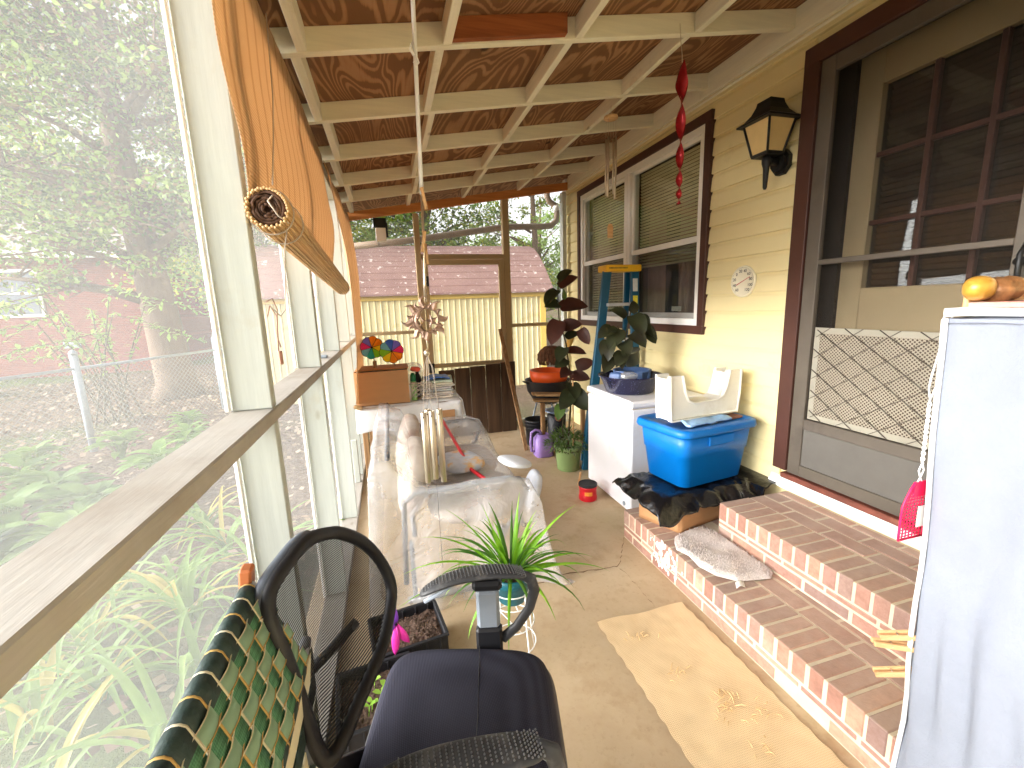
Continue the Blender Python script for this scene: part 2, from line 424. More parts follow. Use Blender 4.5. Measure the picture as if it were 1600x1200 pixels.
# hairline cracks as dark slivers let into the slab
MT['crack'] = mat('crack', S(120, 94, 66), .95, .2, 20, 0)
def crack(pts, wd):
    q = []
    for (x0, y0), (x1, y1) in zip(pts, pts[1:]):
        k = max(2, int(hypot(x1-x0, y1-y0)/.025))
        for i in range(k): q.append((x0+(x1-x0)*i/k+rnd(-.006, .006), y0+(y1-y0)*i/k+rnd(-.006, .006)))
    q.append(pts[-1]); m = MB(); vs_ = []; fs = []
    for i, (x, y) in enumerate(q):
        ww = wd*rnd(.4, 1.2); vs_ += [(x-ww*.3, y-ww, .0015), (x+ww*.3, y+ww, .0015)]
        if i: fs.append((2*i-2, 2*i, 2*i+1, 2*i-1))
    m.add(vs_, fs).build('crack', 'crack', fl)
crack([(.56, 1.9), (.63, 1.995), (.8, 2.05), (.95, 2.03), (1.16, 2.014), (1.22, 2.08), (1.3, 2.2), (1.355, 2.277)], .0045)
crack([(1.16, 2.014), (1.17, 1.9), (1.165, 1.66)], .003)

# ------------------------------------------------------------------ the porch frame, roof and screens
porch = thing('screened_porch', 'cream painted timber porch frame with screens and open rafter roof', 'porch', (1, 2, 0))
RY = [-1.6, -1.0, -.4, .18, .8, 1.41, 2.02, 2.66, 3.28, 3.9, 4.45]
BX = [-.26, .31, .91, 1.55]
def slab(x0, x1, y0, y1, zf, d0, d1, mt, name, c=.002):
    """box sheared to follow the roof slope"""
    m = MB().box(x0, x1, y0, y1, d0, d1, c=c); m.v = [(x, y, z+zf(x)) for x, y, z in m.v]
    return m.build(name, mt, porch)
for y in RY: slab(-.62, 2.16, y, y+.038, zr, 0, .09, 'raft', 'rafter')
ys = [RY[i] for i in range(len(RY))]+[4.955]
for i in range(len(ys)-1):
    for j, x in enumerate(BX):
        dx = (.018 if i % 2 else -.012)+rnd(-.008, .008)
        m = MB().box(x-.019+dx, x+.019+dx, ys[i]+.038, ys[i+1], .002, .088, c=.002); m.v = [(a_, b_, c_+zr(a_)) for a_, b_, c_ in m.v]
        m.build('blocking', 'block', porch)
slab(.345, .865, 1.984, 2.018, zr, .006, .0885, 'cedar', 'bare_block')
for (y0, y1) in ((-2.0, -.45), (-.446, .81), (.814, 2.035), (2.039, 3.29), (3.294, 4.46), (4.464, 5.3)):
    for (x0, x1) in ((-.64, .92), (.924, 2.2)):
        slab(x0, x1, y0, y1, zr, .0905, .106, 'ply', 'plywood_sheet', c=.001)
slab(-.66, 2.3, -2.05, 5.32, zr, .11, .15, mat('shingle', S(90, 78, 70), .9, .3, 20, .5, 40), 'roof_deck')
# ledger on the house side
mb = MB().box(2.16, 2.199, -2.0, 5.0, zr(2.16)-.045, zr(2.16)+.1, c=.003); mb.build('ledger_board', 'block', porch)
MB().box(2.172, 2.199, -2.0, 5.0, zr(2.16)-.075, zr(2.16)-.047, c=.01).build('ledger_trim', 'block', porch)
# left wall: header, rail, sill plate, posts
MB().box(-.435, XL-.002, -2.0, 5.09, 2.395, 2.475, c=.004).build('header', 'post', porch)
MB().box(-.434, XL+.004, -2.0, 5.05, 1.207, 1.247, c=.004).build('rail', 'postY', porch)
MB().box(-.436, XL+.002, -2.0, 5.0, 0, .04, c=.003).build('sill_plate', 'postY', porch)
for y in (-1.96, -.7, .28, 1.31, 2.22, 3.09, 3.94, 4.9):
    MB().box(-.432, XL, y, y+.04, 1.248, 2.394, c=.003).build('post', 'post', porch)
    MB().box(-.432, XL, y, y+.04, .041, 1.206, c=.003).build('post', 'post', porch)
MB().box(-.39, -.345, 3.75, 3.79, .041, .42, c=.003).build('post', 'post', porch)
pys = [-1.96, -.68, .3, 1.33, 2.24, 3.11, 3.96, 4.92]
for y0, y1 in zip(pys, pys[1:]):
    for z0, z1 in ((.02, 1.213), (1.218, 2.42)):
        bul = rnd(.01, .02)
        def sf(u, v, y0=y0, y1=y1, z0=z0, z1=z1, bul=bul): return (-.436-bul*sin(pi*u)*sin(pi*v)+.004*nz((u*3, v*3, y0)), y0+(y1-y0)*u, z0+(z1-z0)*v)
        MB().grid(sf, 10, 10).build('screen', 'screen', porch)
# white retaining strips along the screen edges
for y in (1.31, 2.22, 3.09, 3.94):
    for z0, z1 in ((.04, 1.2), (1.25, 2.39)): MB().box(-.444, -.433, y-.012, y, z0, z1, c=.002).build('screen_strip', 'white', porch)
# far end frame
FF = 'farframe'; FX = 'farframeX'
def ztop(x): return 2.44+.158*(x+.3)
def fpost(x0, x1, z0, z1=None, y0=YF, y1=YF+.085, m=FF): return MB().box(x0, x1, y0, y1, z0, z1 if z1 else ztop((x0+x1)/2)-.01, c=.003).build('post', m, porch)
slab(-.43, 2.14, 4.956, 4.995, lambda x: 2.425+.158*(x+.3), .0, .085, 'orangeboard', 'far_header')
fpost(.345, .405, .0, 2.52); fpost(1.35, 1.425, .0, 2.70); fpost(2.09, 2.14, 0, 2.80, m='post'); fpost(-.43, -.36, 0, 2.41, m='post')
MB().box(-.36, .345, YF+.01, YF+.075, 1.225, 1.262, c=.003).build('mid_rail', FX, porch)
MB().box(1.425, 2.09, YF+.01, YF+.075, 1.245, 1.285, c=.003).build('mid_rail', FX, porch)
MB().box(.405, 1.35, YF+.01, YF+.08, 2.045, 2.095, c=.003).build('door_header', FX, porch)
MB().box(-.36, .345, YF+.01, YF+.075, .0, .04, c=.003).build('sill_plate', FX, porch)
MB().box(1.425, 2.09, YF+.01, YF+.075, .0, .09, c=.003).build('sill_plate', 'post', porch)
for (x0, x1, z0, z1) in ((-.36, .345, .04, 1.225), (-.36, .345, 1.262, 2.45), (1.425, 2.09, .09, 1.245), (1.425, 2.09, 1.285, 2.8), (.405, 1.35, 2.095, 2.62)):
    MB().grid(lambda u, v: (x0+(x1-x0)*u, YF+.078, z0+(z1-z0)*v), 2, 2).build('screen', 'screen_far', porch)
# screen door in the far frame
dr = MB().box(.41, .47, YF-.012, YF+.02, .03, 2.035, c=.003).build('far_screen_door', FF, porch)
for a_ in ((1.28, 1.345, YF-.012, YF+.02, .03, 2.035), ):
    MB().box(*a_, c=.003).build('stile', FF, dr)
for z0, z1 in ((1.975, 2.035), (.815, .865), (.69, .735), (.03, .15)):
    MB().box(.47, 1.28, YF-.011, YF+.019, z0, z1, c=.003).build('door_rail', FX, dr)
for i in range(7):
    x = .56+i*.103; MB().box(x, x+.012, YF-.004, YF+.01, .735, .815, c=.002).build('spindle', FX, dr)
MB().grid(lambda u, v: (.47+.81*u, YF+.012, .15+1.83*v), 2, 2).build('screen', 'screen_far', dr)
for z in (1.80, .82): MB().box(.405, .47, YF-.022, YF-.0125, z-.055, z+.055, c=.003).build('hinge', 'blackmetal', dr)
# dark panelling closing the lower far end
pan = thing('board_screen', 'dark brown grooved wood panelling standing across the far porch end', 'panel', (1, 4.88, 0))
for i in range(5):
    x = .5+i*.182; MB().box(x, x+.178, 4.868, 4.886+rnd(0, .004), .0, .80+.012*i, c=.004).build('board', 'darkpanel', pan)

# ------------------------------------------------------------------ the house
house = thing('house', 'pale yellow lap sided house wall with brown window and door trim', 'house', (2.6, 1, 0))
EXP, T0 = .1135, .012
WIN = (2.61, 4.735, 1.252, 2.735); DOOR = (.88, 1.935, .40, 2.725)
def sid(z0, y0, y1):
    if y1-y0 < .02: return
    o = [(XW, z0), (XW-.021, z0+.001), (XW-.0235, z0+.005), (XW-.0165, z0+EXP*.78), (XW-.0095, z0+EXP*.90), (XW-.005, z0+EXP+.004), (XW, z0+EXP+.004)]
    MB().prism(o, 1, y0, y1).build('siding_board', 'siding', house)
z = .06
while z < 2.83:
    cuts = []
    for (ya, yb, za, zb) in (WIN, DOOR):
        if z+EXP > za+.03 and z < zb-.03: cuts.append((ya+.02, yb-.02))
    y = -2.6
    for ya, yb in sorted(cuts): sid(z, y, ya); y = yb
    sid(z, y, 5.16)
    z += EXP
MB().box(XW-.03, XW+.02, 5.1, 5.19, -.2, 3.0, c=.004).build('corner_trim', 'white', house)
# backing wall with openings
wl = MB()
for a_ in ((-2.6, DOOR[0]+.05, -.2, 3.1), (DOOR[1]-.05, WIN[0]+.05, -.2, 3.1), (WIN[1]-.05, 5.17, -.2, 3.1), (WIN[0]+.05, WIN[1]-.05, -.2, WIN[2]+.05), (WIN[0]+.05, WIN[1]-.05, WIN[3]-.05, 3.1), (DOOR[0]+.05, DOOR[1]-.05, -.2, .4), (DOOR[0]+.05, DOOR[1]-.05, DOOR[3]-.05, 3.1)):
    wl.box(XW, XW+.14, a_[0], a_[1], a_[2], a_[3], c=0)
wl.build('wall', 'siding', house)
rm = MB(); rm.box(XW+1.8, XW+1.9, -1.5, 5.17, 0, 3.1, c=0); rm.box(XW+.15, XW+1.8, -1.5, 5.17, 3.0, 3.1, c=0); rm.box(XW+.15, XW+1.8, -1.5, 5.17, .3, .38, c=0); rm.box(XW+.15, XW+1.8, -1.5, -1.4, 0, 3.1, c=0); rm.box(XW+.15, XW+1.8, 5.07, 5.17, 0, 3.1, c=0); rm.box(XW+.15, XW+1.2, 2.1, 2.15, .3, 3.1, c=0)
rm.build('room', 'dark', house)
MB().prism([(XW-.35, 3.08), (XW+6, 5.2), (XW+6, 5.32), (XW-.35, 3.2)], 1, -1.5, 5.5).build('roof', mat('roof_shingle', S(96, 84, 78), .9, .3, 20, .4, 50), house)
MB().box(XW-.3, XW+.1, 5.0, 5.5, 3.02, 3.06, c=.003).build('soffit', 'block', house)

# double window
y0, y1, z0, z1 = WIN; tw = .062
win = MB(); X0, X1 = XW-.045, XW+.02
win.box(X0, X1, y0, y1, z1-tw, z1); win.box(X0, X1, y0, y1, z0, z0+tw); win.box(X0+.001, X1, y0, y0+tw, z0+tw, z1-tw); win.box(X0+.001, X1, y1-tw, y1, z0+tw, z1-tw)
win = win.build('window', 'brown', house)
iy0, iy1, iz0, iz1 = y0+tw, y1-tw, z0+tw, z1-tw; fw = .05; ym = (iy0+iy1)/2+.0
fr = MB(); xa, xb = XW-.032, XW+.06
fr.box(xa, xb, iy0, iy1, iz1-fw, iz1); fr.box(xa, xb, iy0, iy1, iz0, iz0+fw); fr.box(xa+.001, xb, iy0, iy0+fw, iz0+fw, iz1-fw); fr.box(xa+.001, xb, iy1-fw, iy1, iz0+fw, iz1-fw)
fr.box(xa-.004, xb, ym-.05, ym+.05, iz0+fw, iz1-fw); fr.box(xa-.012, xa-.004, ym-.012, ym+.012, iz0+fw, iz1-fw)
fr.build('frame', 'white', win)
zm = 1.935
for (ya, yb) in ((iy0+fw, ym-.05), (ym+.05, iy1-fw)):
    s_ = MB(); xs = XW-.012; r = .028
    s_.box(xs, xs+.03, ya, yb, zm-.022, zm+.022); s_.box(xs, xs+.03, ya, ya+r, zm+.022, iz1-fw); s_.box(xs, xs+.03, yb-r, yb, zm+.022, iz1-fw); s_.box(xs, xs+.03, ya, yb, iz1-fw-r, iz1-fw-.0005)
    s_.build('upper_sash', 'white', win)
    s_ = MB(); xs = XW+.022
    s_.box(xs, xs+.03, ya, yb, iz0+fw+.0005, iz0+fw+.04); s_.box(xs, xs+.03, ya, ya+r, iz0+fw+.04, zm-.01); s_.box(xs, xs+.03, yb-r, yb, iz0+fw+.04, zm-.01)
    s_.build('lower_sash', 'white', win)
    MB().box(XW+.004, XW+.008, ya+.01, yb-.01, zm, iz1-fw, c=0).build('pane', 'glass', win)
    MB().box(XW+.036, XW+.04, ya+.01, yb-.01, iz0+fw, zm, c=0).build('pane', 'glass', win)
    MB().grid(lambda u, v: (XW-.002, ya+(yb-ya)*u, iz0+fw+(zm-iz0-fw)*v), 2, 2).build('insect_screen', 'screen_win', win)
    # blind slats: many thin strips, one part
    bl = MB(); zz = iz1-fw-.01
    lowz = zm-.12 if ya < ym-.1 else iz0+.12
    while zz > lowz:
        dz = .004*sin(zz*9); bl.add([(XW+.085, ya-.02, zz+dz), (XW+.085, yb+.02, zz-dz*.5), (XW+.092, yb+.02, zz-.019-dz*.5), (XW+.092, ya-.02, zz-.019+dz)], [(0, 1, 2, 3)]); zz -= .0265
    b_ = bl.build('blind_slats', 'blind', win); b_['kind'] = 'stuff'
    for k, (yc, wd) in enumerate(((ya+.14, .22), (yb-.16, .26), (ya+.34, .16))):
        def cf(u, v): return (XW+.15+.022*sin(u*22+v*2)+.01*nz((u*4, v*3, k)), yc+(u-.5)*wd*(1-.35*v), iz0+.05+(zm+.3-iz0)*v)
        MB().grid(cf, 30, 8).build('curtain', 'curtain', win)
# a paper sign behind the left lower pane, seen as a pale rectangle
MB().box(XW+.055, XW+.058, 2.98, 3.1, iz0+.1, iz0+.14, c=0).build('sticker', 'white', win)

# screen door on the house with brown casing, white sill
y0, y1, z0, z1 = DOOR; zb = .508
dt = MB(); X0, X1 = XW-.055, XW+.02; cw = .085
dt.box(X0, X1, y1-cw, y1, zb, z1); dt.box(X0, X1, y0, y0+cw, zb, z1); dt.box(X0-.001, X1, y0, y1, z1-cw, z1+.001)
dt = dt.build('door', 'brown', house)
MB().box(XW-.03, XW+.1, y0-.05, y1+.03, .385, .455, c=.004).build('sill', 'white', dt)
MB().box(XW-.045, XW-.0305, y0-.05, y1+.03, .392, .43, c=.003).build('sill_lip', 'white', dt)
MB().box(XW-.05, XW+.1, y0+.02, y1-.05, .457, .489, c=.006).build('threshold', mat('worn_threshold', S(112, 62, 48), .6, .3, 12, .2, 60, dirt=S(150, 110, 90)), dt)
dy0, dy1 = y0+cw, y1-cw; dz0, dz1 = .5, z1-cw
MB().box(XW-.04, XW-.01, dy1-.075, dy1-.001, dz0, dz1-.001, c=.003).build('door_stile', 'doorframe', dt)
MB().box(XW-.04, XW-.01, dy0+.001, dy0+.075, dz0, dz1-.001, c=.003).build('door_stile', 'doorframe', dt)
for a0, a1 in ((dz1-.075, dz1-.001), (.775, .835), (.5, .565), (1.66, 1.685)):
    MB().box(XW-.039, XW-.011, dy0+.075, dy1-.075, a0, a1, c=.003).build('door_rail', 'doorframe', dt)
MB().box(XW-.03, XW-.02, dy0+.075, dy1-.075, .565, .775, c=0).build('kick_panel', mat('kick_panel', S(92, 88, 82), .55, .1, 6, .1, 60, dirt=S(196, 190, 180), dirt_at=(.74, .78), dscale=7), dt)
MB().grid(lambda u, v: (XW-.022, dy0+.07+(dy1-dy0-.14)*u, .83+(dz1-.07-.83)*v), 2, 2).build('insect_screen', 'screen_dark', dt)
# perforated guard with punched dots and a diamond grille
a = N('punched_guard'); v = a.coords((1, 58, 58)); s = a.n('SeparateXYZ'); a.l(v, s.inputs[0])
def fract(x, off=0):
    ad = a.n('Math', operation='ADD'); a.l(x, ad.inputs[0]); ad.inputs[1].default_value = off
    fr_ = a.n('Math', operation='FRACT'); a.l(ad.outputs[0], fr_.inputs[0]); sb = a.n('Math', operation='SUBTRACT'); a.l(fr_.outputs[0], sb.inputs[0]); sb.inputs[1].default_value = .5; return sb.outputs[0]
def dot(off):
    l_ = a.n('Math', operation='POWER'); a.l(fract(s.outputs['Y'], off), l_.inputs[0]); l_.inputs[1].default_value = 2
    m_ = a.n('Math', operation='POWER'); a.l(fract(s.outputs['Z'], off), m_.inputs[0]); m_.inputs[1].default_value = 2
    q = a.n('Math', operation='ADD'); a.l(l_.outputs[0], q.inputs[0]); a.l(m_.outputs[0], q.inputs[1]); lt = a.n('Math', operation='LESS_THAN'); a.l(q.outputs[0], lt.inputs[0]); lt.inputs[1].default_value = .062; return lt.outputs[0]
mx = a.n('Math', operation='MAXIMUM'); a.l(dot(0), mx.inputs[0]); a.l(dot(.5), mx.inputs[1])
MT['guard'] = a.end(a.bsdf(a.mix(mx.outputs[0], S(192, 184, 164), S(84, 66, 54)), .5, 0, .3))
gy0, gy1, gz0, gz1 = dy0+.08, dy1-.08, .838, 1.338
gd = MB().box(XW-.0205, XW-.0155, gy0+.03, gy1-.03, gz0+.03, gz1-.03, c=0).build('guard', 'guard', dt)
g2 = MB()
for a_ in ((gy0, gy1, gz0, gz0+.03), (gy0, gy1, gz1-.03, gz1), (gy0, gy0+.03, gz0+.03, gz1-.03), (gy1-.03, gy1, gz0+.03, gz1-.03)): g2.box(XW-.0215, XW-.0145, *a_, c=.001)
g2.build('guard_edge', mat('cream_edge', S(196, 190, 172), .5, .05, 6, .05, 60), gd)
for k in range(-4, 9):
    for sg in (1, -1):
        # diamond rods clipped to the guard rectangle
        ya = gy0+k*.16; L = gz1-gz0; pts = []
        for t in range(41):
            yy = ya+(t/40)*L*1.45 if sg > 0 else ya+.0+(1-t/40)*L*1.45; zz = gz0+t/40*L
            if gy0 < yy < gy1: pts.append((XW-.0245-(.002 if sg > 0 else 0), yy, zz))
        if len(pts) > 2: MB().tube([pts[0], pts[-1]], .0024 if sg > 0 else .0016, 5).build('grille_rod', 'doorframe', gd)
# the panelled inner door behind the screen
xi = XW+.1
idr = MB(); gy = (1.02, 1.648); gzz = (1.535, 2.465)
idr.box(xi, xi+.04, dy0-.02, gy[0], .5, 2.62); idr.box(xi, xi+.04, gy[1], dy1-.09, .5, 2.62); idr.box(xi, xi+.04, gy[0], gy[1], .5, gzz[0]); idr.box(xi, xi+.04, gy[0], gy[1], gzz[1], 2.62)
idr.build('inner_door', 'doortan', dt)
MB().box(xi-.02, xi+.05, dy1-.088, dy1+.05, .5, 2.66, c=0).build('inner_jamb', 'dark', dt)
mu = MB()
for k in (1, 2): y = gy[0]+(gy[1]-gy[0])*k/3; mu.box(xi+.004, xi+.03, y-.011, y+.011, *gzz)
for k in (1, 2): zz = gzz[0]+(gzz[1]-gzz[0])*k/3; mu.box(xi+.005, xi+.029, gy[0], gy[1], zz-.011, zz+.011)
mu.build('muntins', 'brown', dt)
MB().box(xi+.03, xi+.034, gy[0], gy[1], *gzz, c=0).build('pane', 'glass', dt)
bl = MB(); zz = gzz[1]
while zz > gzz[0]: bl.add([(xi+.06, gy[0], zz), (xi+.06, gy[1], zz), (xi+.075, gy[1], zz-.02), (xi+.075, gy[0], zz-.02)], [(0, 1, 2, 3)]); zz -= .028
b_ = bl.build('blind_slats', mat('brown_blind', S(48, 38, 32), .6, .1, 5, 0), dt); b_['kind'] = 'stuff'
MB().lathe([(0, -.012), (.016, -.01), (.018, 0), (.01, .01), (.01, .03), (.03, .032), (.03, .036)], (XW-.066, dy0+.037, 1.6), 14, Matrix.Rotation(rad(90), 4, 'Y')).build('handle', 'blackmetal', dt)
MB().tube([(XW-.045, dy0+.03, 1.5), (XW-.085, dy0+.03, 1.53), (XW-.09, dy0+.03, 1.62), (XW-.045, dy0+.03, 1.68)], .009, 8).build('handle', 'blackmetal', dt)

# ------------------------------------------------------------------ brick steps
steps = thing('brick_steps', 'two red brick steps with pale mortar below the house door', 'steps', (1.8, 1.2, 0))
core = MB(); core.box(1.3622, 2.199, -.2, 2.2875, 0, .1865, c=.002); core.box(1.7022, 2.198, -.2, 1.8495, .18, .3765, c=.002); core.build('mortar', 'mortar', steps)
def brick(x0, x1, y0, y1, z0, z1):
    j = .0015; m = MB().box(x0+rnd(-j, j), x1+rnd(-j, j), y0+rnd(-j, j), y1+rnd(-j, j), z0, z1+rnd(-j, j), c=.0035); return m.build('brick', 'brick', steps)
P = .0675; LB = .205; bw = .0565
for (xf, yend, zb0, zb1) in ((1.36, 2.29, .0, .19), (1.70, 1.852, .19, .38)):
    y = yend
    while y > .25: brick(xf, xf+.2, y-bw, y, zb1-.094, zb1); y -= P
    y = yend
    while y > .25: brick(xf+.0, xf+.1, max(y-.2, -.1), y, zb1-.124, zb1-.103); y -= .21
    y = yend-.0
    first = True
    while y > .25:
        L = .1 if first else .2; first = False
        brick(xf+.001, xf+.1, y-L, y, zb0+.004, zb1-.133); y -= L+.01
rows = [(1.57, 1.66), (1.67, 1.7605), (1.77, 1.86), (1.87, 1.96), (1.97, 2.06), (2.07, 2.16)]
for k, (xa, xb) in enumerate(rows):
    y = 2.288-(.1 if k % 2 else 0)
    lim = .3 if k < 1 else (1.5 if k == 1 else 1.86)
    if k == 1: xb = 1.702; lim = .3
    if k % 2: brick(xa, xb, 2.2, 2.288, .12, .1885)
    while y > lim: brick(xa, xb, max(y-.2, 1.853 if (k > 1) else 0), y, .12, .1885); y -= .21
for k, (xa, xb) in enumerate(((1.91, 2.0), (2.01, 2.1), (2.11, 2.165))):
    y = 1.85-(.11 if k % 2 else 0)
    if k % 2: brick(xa, xb, 1.75, 1.85, .31, .379)
    while y > .3: brick(xa, xb, y-.2, y, .31, .379); y -= .21
# splash of white paint on the lower step face
MT['paint'] = mat('paint_splash', S(226, 222, 214), .7, .05, 20, .1, 60)
ps = MB()
for i in range(70):
    y = rnd(1.70, 1.99)-.0; z_ = rnd(.03, .185); r = rnd(.004, .014)*(1.3 if abs(y-1.84) < .09 else .6)
    k = 7; ps.add([(1.3565-.0006*rnd(0, 1), y+r*cos(2*pi*q/k)*rnd(.5, 1.1), z_+r*1.5*sin(2*pi*q/k)*rnd(.5, 1.1)) for q in range(k)], [tuple(range(k))])
p_ = ps.build('paint_splash', 'paint', steps); p_['kind'] = 'stuff'

# ------------------------------------------------------------------ roll-up shades on the screened wall
a = N('woven_shade'); v = a.coords()
wv = a.n('TexWave', bands_direction='Z'); wv.inputs['Scale'].default_value = 34; wv.inputs['Distortion'].default_value = .8; wv.inputs['Detail'].default_value = 1; a.l(v, wv.inputs['Vector'])
wy = a.n('TexWave', bands_direction='Y'); wy.inputs['Scale'].default_value = 3.2; wy.inputs['Distortion'].default_value = .6; a.l(v, wy.inputs['Vector'])
n1 = a.noise(v, 2.2, 4, .6); fine = a.noise(a.coords((1, .6, 40)), 6, 3, .6)
cc = a.ramp(wv.outputs['Fac'], [(.1, S(190, 158, 122)), (.6, S(216, 186, 150))])
cc = a.mix(a.ramp(wy.outputs['Fac'], [(.86, 0.), (.97, .55)]), cc, S(164, 124, 84))
cc = a.mix(a.ramp(fine, [(.5, 0.), (.75, .35)]), cc, S(222, 190, 150))
cc = a.mix(a.ramp(n1, [(.4, 0.), (.8, .35)]), cc, S(204, 170, 130))
p = a.bsdf(cc, .7, 0, .25, a.bump(wv.outputs['Fac'], .35, .004)); t = a.n('BsdfTranslucent'); a.l(cc, t.inputs[0])
MT['shade'] = a.end(a.mixs(.5, p, t))
MT['slat'] = mat('pale_slats', S(206, 168, 118), .6, .14, 30, .1, 60, stretch=(1, .1, 1))
def shade_front(u, v, y0, y1, zb0, zb1, bul):
    y = y0+(y1-y0)*u; zt = 2.47; zb = zb0+(zb1-zb0)*u; z = zt+(zb-zt)*v
    # the near edge curls in as it drops
    edge = max(0, 1-u*7); y += edge*(-.03*sin(pi*v*.9)+.11*v**3)
    return (-.318+bul*sin(pi*v)*.6+.006*sin(v*9+u*3)+.01*nz((u*2, v*3, y0)), y, z)
sh = thing('rolled_shade', 'tan woven shade with its lower half rolled up, hanging beside the nearest post', 'shade', (-.3, 2.2, 1.65))
MB().grid(lambda u, v: shade_front(u, v, 1.205, 3.12, 1.79, 1.66, .03), 60, 40).build('woven_panel', 'shade', sh, solid=.003)
# the roll: a spiral of slats with real ridges
NS = 44
ang = [(i*2*pi/NS) for i in range(NS)]
def rollpt(t, k, y0, y1, z0, z1, R):
    y = y0+(y1-y0)*t; zc = z0+(z1-z0)*t; rr = R*(1+.05*sin(k*3.1))*(1-.12*t); a_ = ang[k % NS]
    return Vector((-.275+rr*cos(a_)*.95, y, zc+rr*sin(a_)*.95))
rl = MB()
for k in range(NS):
    pts = [rollpt(t/10, k, 1.285, 3.1, 1.775, 1.66, .05) for t in range(11)]
    rl.tube(pts, .0040, 6)
rl.build('roll', 'slat', sh)
rl = MB(); sp = []
for i in range(90): q = i/90; th = q*9*pi; rr = .008+.034*q; sp.append((-.275+rr*cos(th), 1.287+rnd(0, .016), 1.775+rr*sin(th)))
rl.tube(sp, .0042, 5); rl.tube([(-.275, 1.31, 1.775), (-.275, 1.36, 1.77)], .045, 12)
rl.build('roll_end', mat('roll_core', S(92, 66, 50), .9, .4, 40, .8, 60), sh)
rl = MB(); rl.tube([(-.275+.058*cos(t*.35), 1.44, 1.765+.058*sin(t*.35)) for t in range(18)], .0022, 5, closed=True)
rl.tube([(-.275+.056*cos(t*.35), 1.32, 1.772+.058*sin(t*.35)) for t in range(18)], .0022, 5, closed=True)
rl.tube([(-.25, 1.30, 1.82), (-.27, 1.28, 1.79), (-.25, 1.282, 1.755), (-.23, 1.30, 1.74)], .0022, 5)
rl.tube([(-.24, 1.32, 1.73), (-.26, 1.36, 1.68), (-.28, 1.42, 1.6), (-.29, 1.43, 1.52), (-.3, 1.40, 1.50), (-.318, 1.37, 1.53)], .0018, 5)
rl.tube([(-.255, 1.285, 1.83), (-.272, 1.46, 2.0), (-.278, 1.56, 2.15), (-.28, 1.62, 2.4)], .002, 5)
rl.build('cord', 'string', sh)
rl = MB()
rl.tube([(-.325, 1.36, 1.54), (-.31, 1.372, 1.55), (-.305, 1.39, 1.52), (-.312, 1.385, 1.44), (-.31, 1.40, 1.41)], .0016, 5); rl.tube([(-.325, 1.36, 1.5), (-.318, 1.37, 1.53), (-.31, 1.40, 1.5), (-.315, 1.39, 1.40)], .0016, 5)
rl.box(-.316, -.308, 1.39, 1.402, 1.36, 1.40, c=.002); rl.build('cord_tassel', mat('pinkish_cord', S(178, 130, 108), .8, .1, 20, 0), sh)
sh2 = thing('hanging_shade', 'tan woven shade hanging loose and ragged beyond the rolled shade', 'shade', (-.28, 4, .85))
def s2(u, v):
    y = 3.16+1.66*u; z = 2.46+((.86-.35*u if u < .5 else .685+.3*(u-.5))-2.46)*v
    return (-.318+.07*sin(pi*v)**.8*(1-.3*u)+.05*v*v*(1-u)+.012*sin(u*14+v*3)+.015*nz((u*4, v*4, 9)), y-.02*v+.01*nz((v*14, 3, u)), z)
MB().grid(s2, 50, 60).build('woven_panel', 'shade', sh2, solid=.003)
rl = MB(); rl.tube([(-.27, 3.13, .84), (-.27, 3.5, .75), (-.28, 4.0, .68)], [.016, .02, .018], 10); rl.build('bottom_slat', 'slat', sh2)
MB().tube([(-.29, 3.2, 2.42), (-.27, 3.18, 2.1), (-.262, 3.2, 1.9)], .002, 5).build('cord', 'string', sh2)
tag(MB().box(-.40, -.35, 2.62, 2.66, 1.2475, 1.265, c=.006).build('door_latch', 'galv'), 'small grey metal block lying on the porch rail', 'metal block')

# ------------------------------------------------------------------ glider seat under clear plastic
gl = thing('glider_seat', 'cushioned outdoor glider loveseat under a clear plastic sheet', 'loveseat', (.3, 2.7, 0))
MT['cushion'] = mat('floral_cushion', S(208, 196, 184), .9, .15, 7, .2, 40, dirt=S(192, 168, 156), dscale=6, dirt_at=(.5, .65))
MT['gframe'] = mat('grey_frame', S(120, 122, 126), .45, .08, 6, .05, 60, metal=.3)
def pillow(name, m, parent, M, sx, sy, sz, pw=3.2):
    k = MB()
    def f(u, v):
        th = -pi/2+pi*v; ph = 2*pi*u
        sg = lambda x, e: math.copysign(abs(x)**e, x)
        e = 2/pw
        return M @ Vector((sx*sg(cos(th), e)*sg(cos(ph), e), sy*sg(cos(th), e)*sg(sin(ph), e), sz*sg(sin(th), .8)))
    k.grid(f, 36, 16); return k.build(name, m, parent)
for yc in (2.4, 2.98):
    pillow('seat_cushion', 'cushion', gl, rotm(loc=(.40, yc, .40)), .27, .285, .07)
    pillow('back_cushion', 'cushion', gl, rotm(ry=rad(14), loc=(.06, yc, .58)), .07, .285, .19)
for ya in (2.07, 3.32):
    MB().tube([(-.02, ya, .12), (.0, ya, .56), (.06, ya, .60), (.52, ya, .615), (.6, ya, .60), (.64, ya, .54), (.60, ya, .43), (.52, ya, .33), (.42, ya, .12)], .014, 8).build('arm', 'gframe', gl)
    MB().tube([(-.02, ya, .02), (.62, ya, .02)], .016, 8).build('base_rail', 'gframe', gl)
    for x in (.02, .5): MB().tube([(x, ya, .02), (x, ya, .35)], .012, 8).build('leg', 'gframe', gl)
bf = MB()
for x, z_ in ((-.06, .80), (.04, .38), (.62, .33)): bf.tube([(x, 2.07, z_), (x, 3.32, z_)], .013, 8)
bf.build('seat_frame', 'gframe', gl)
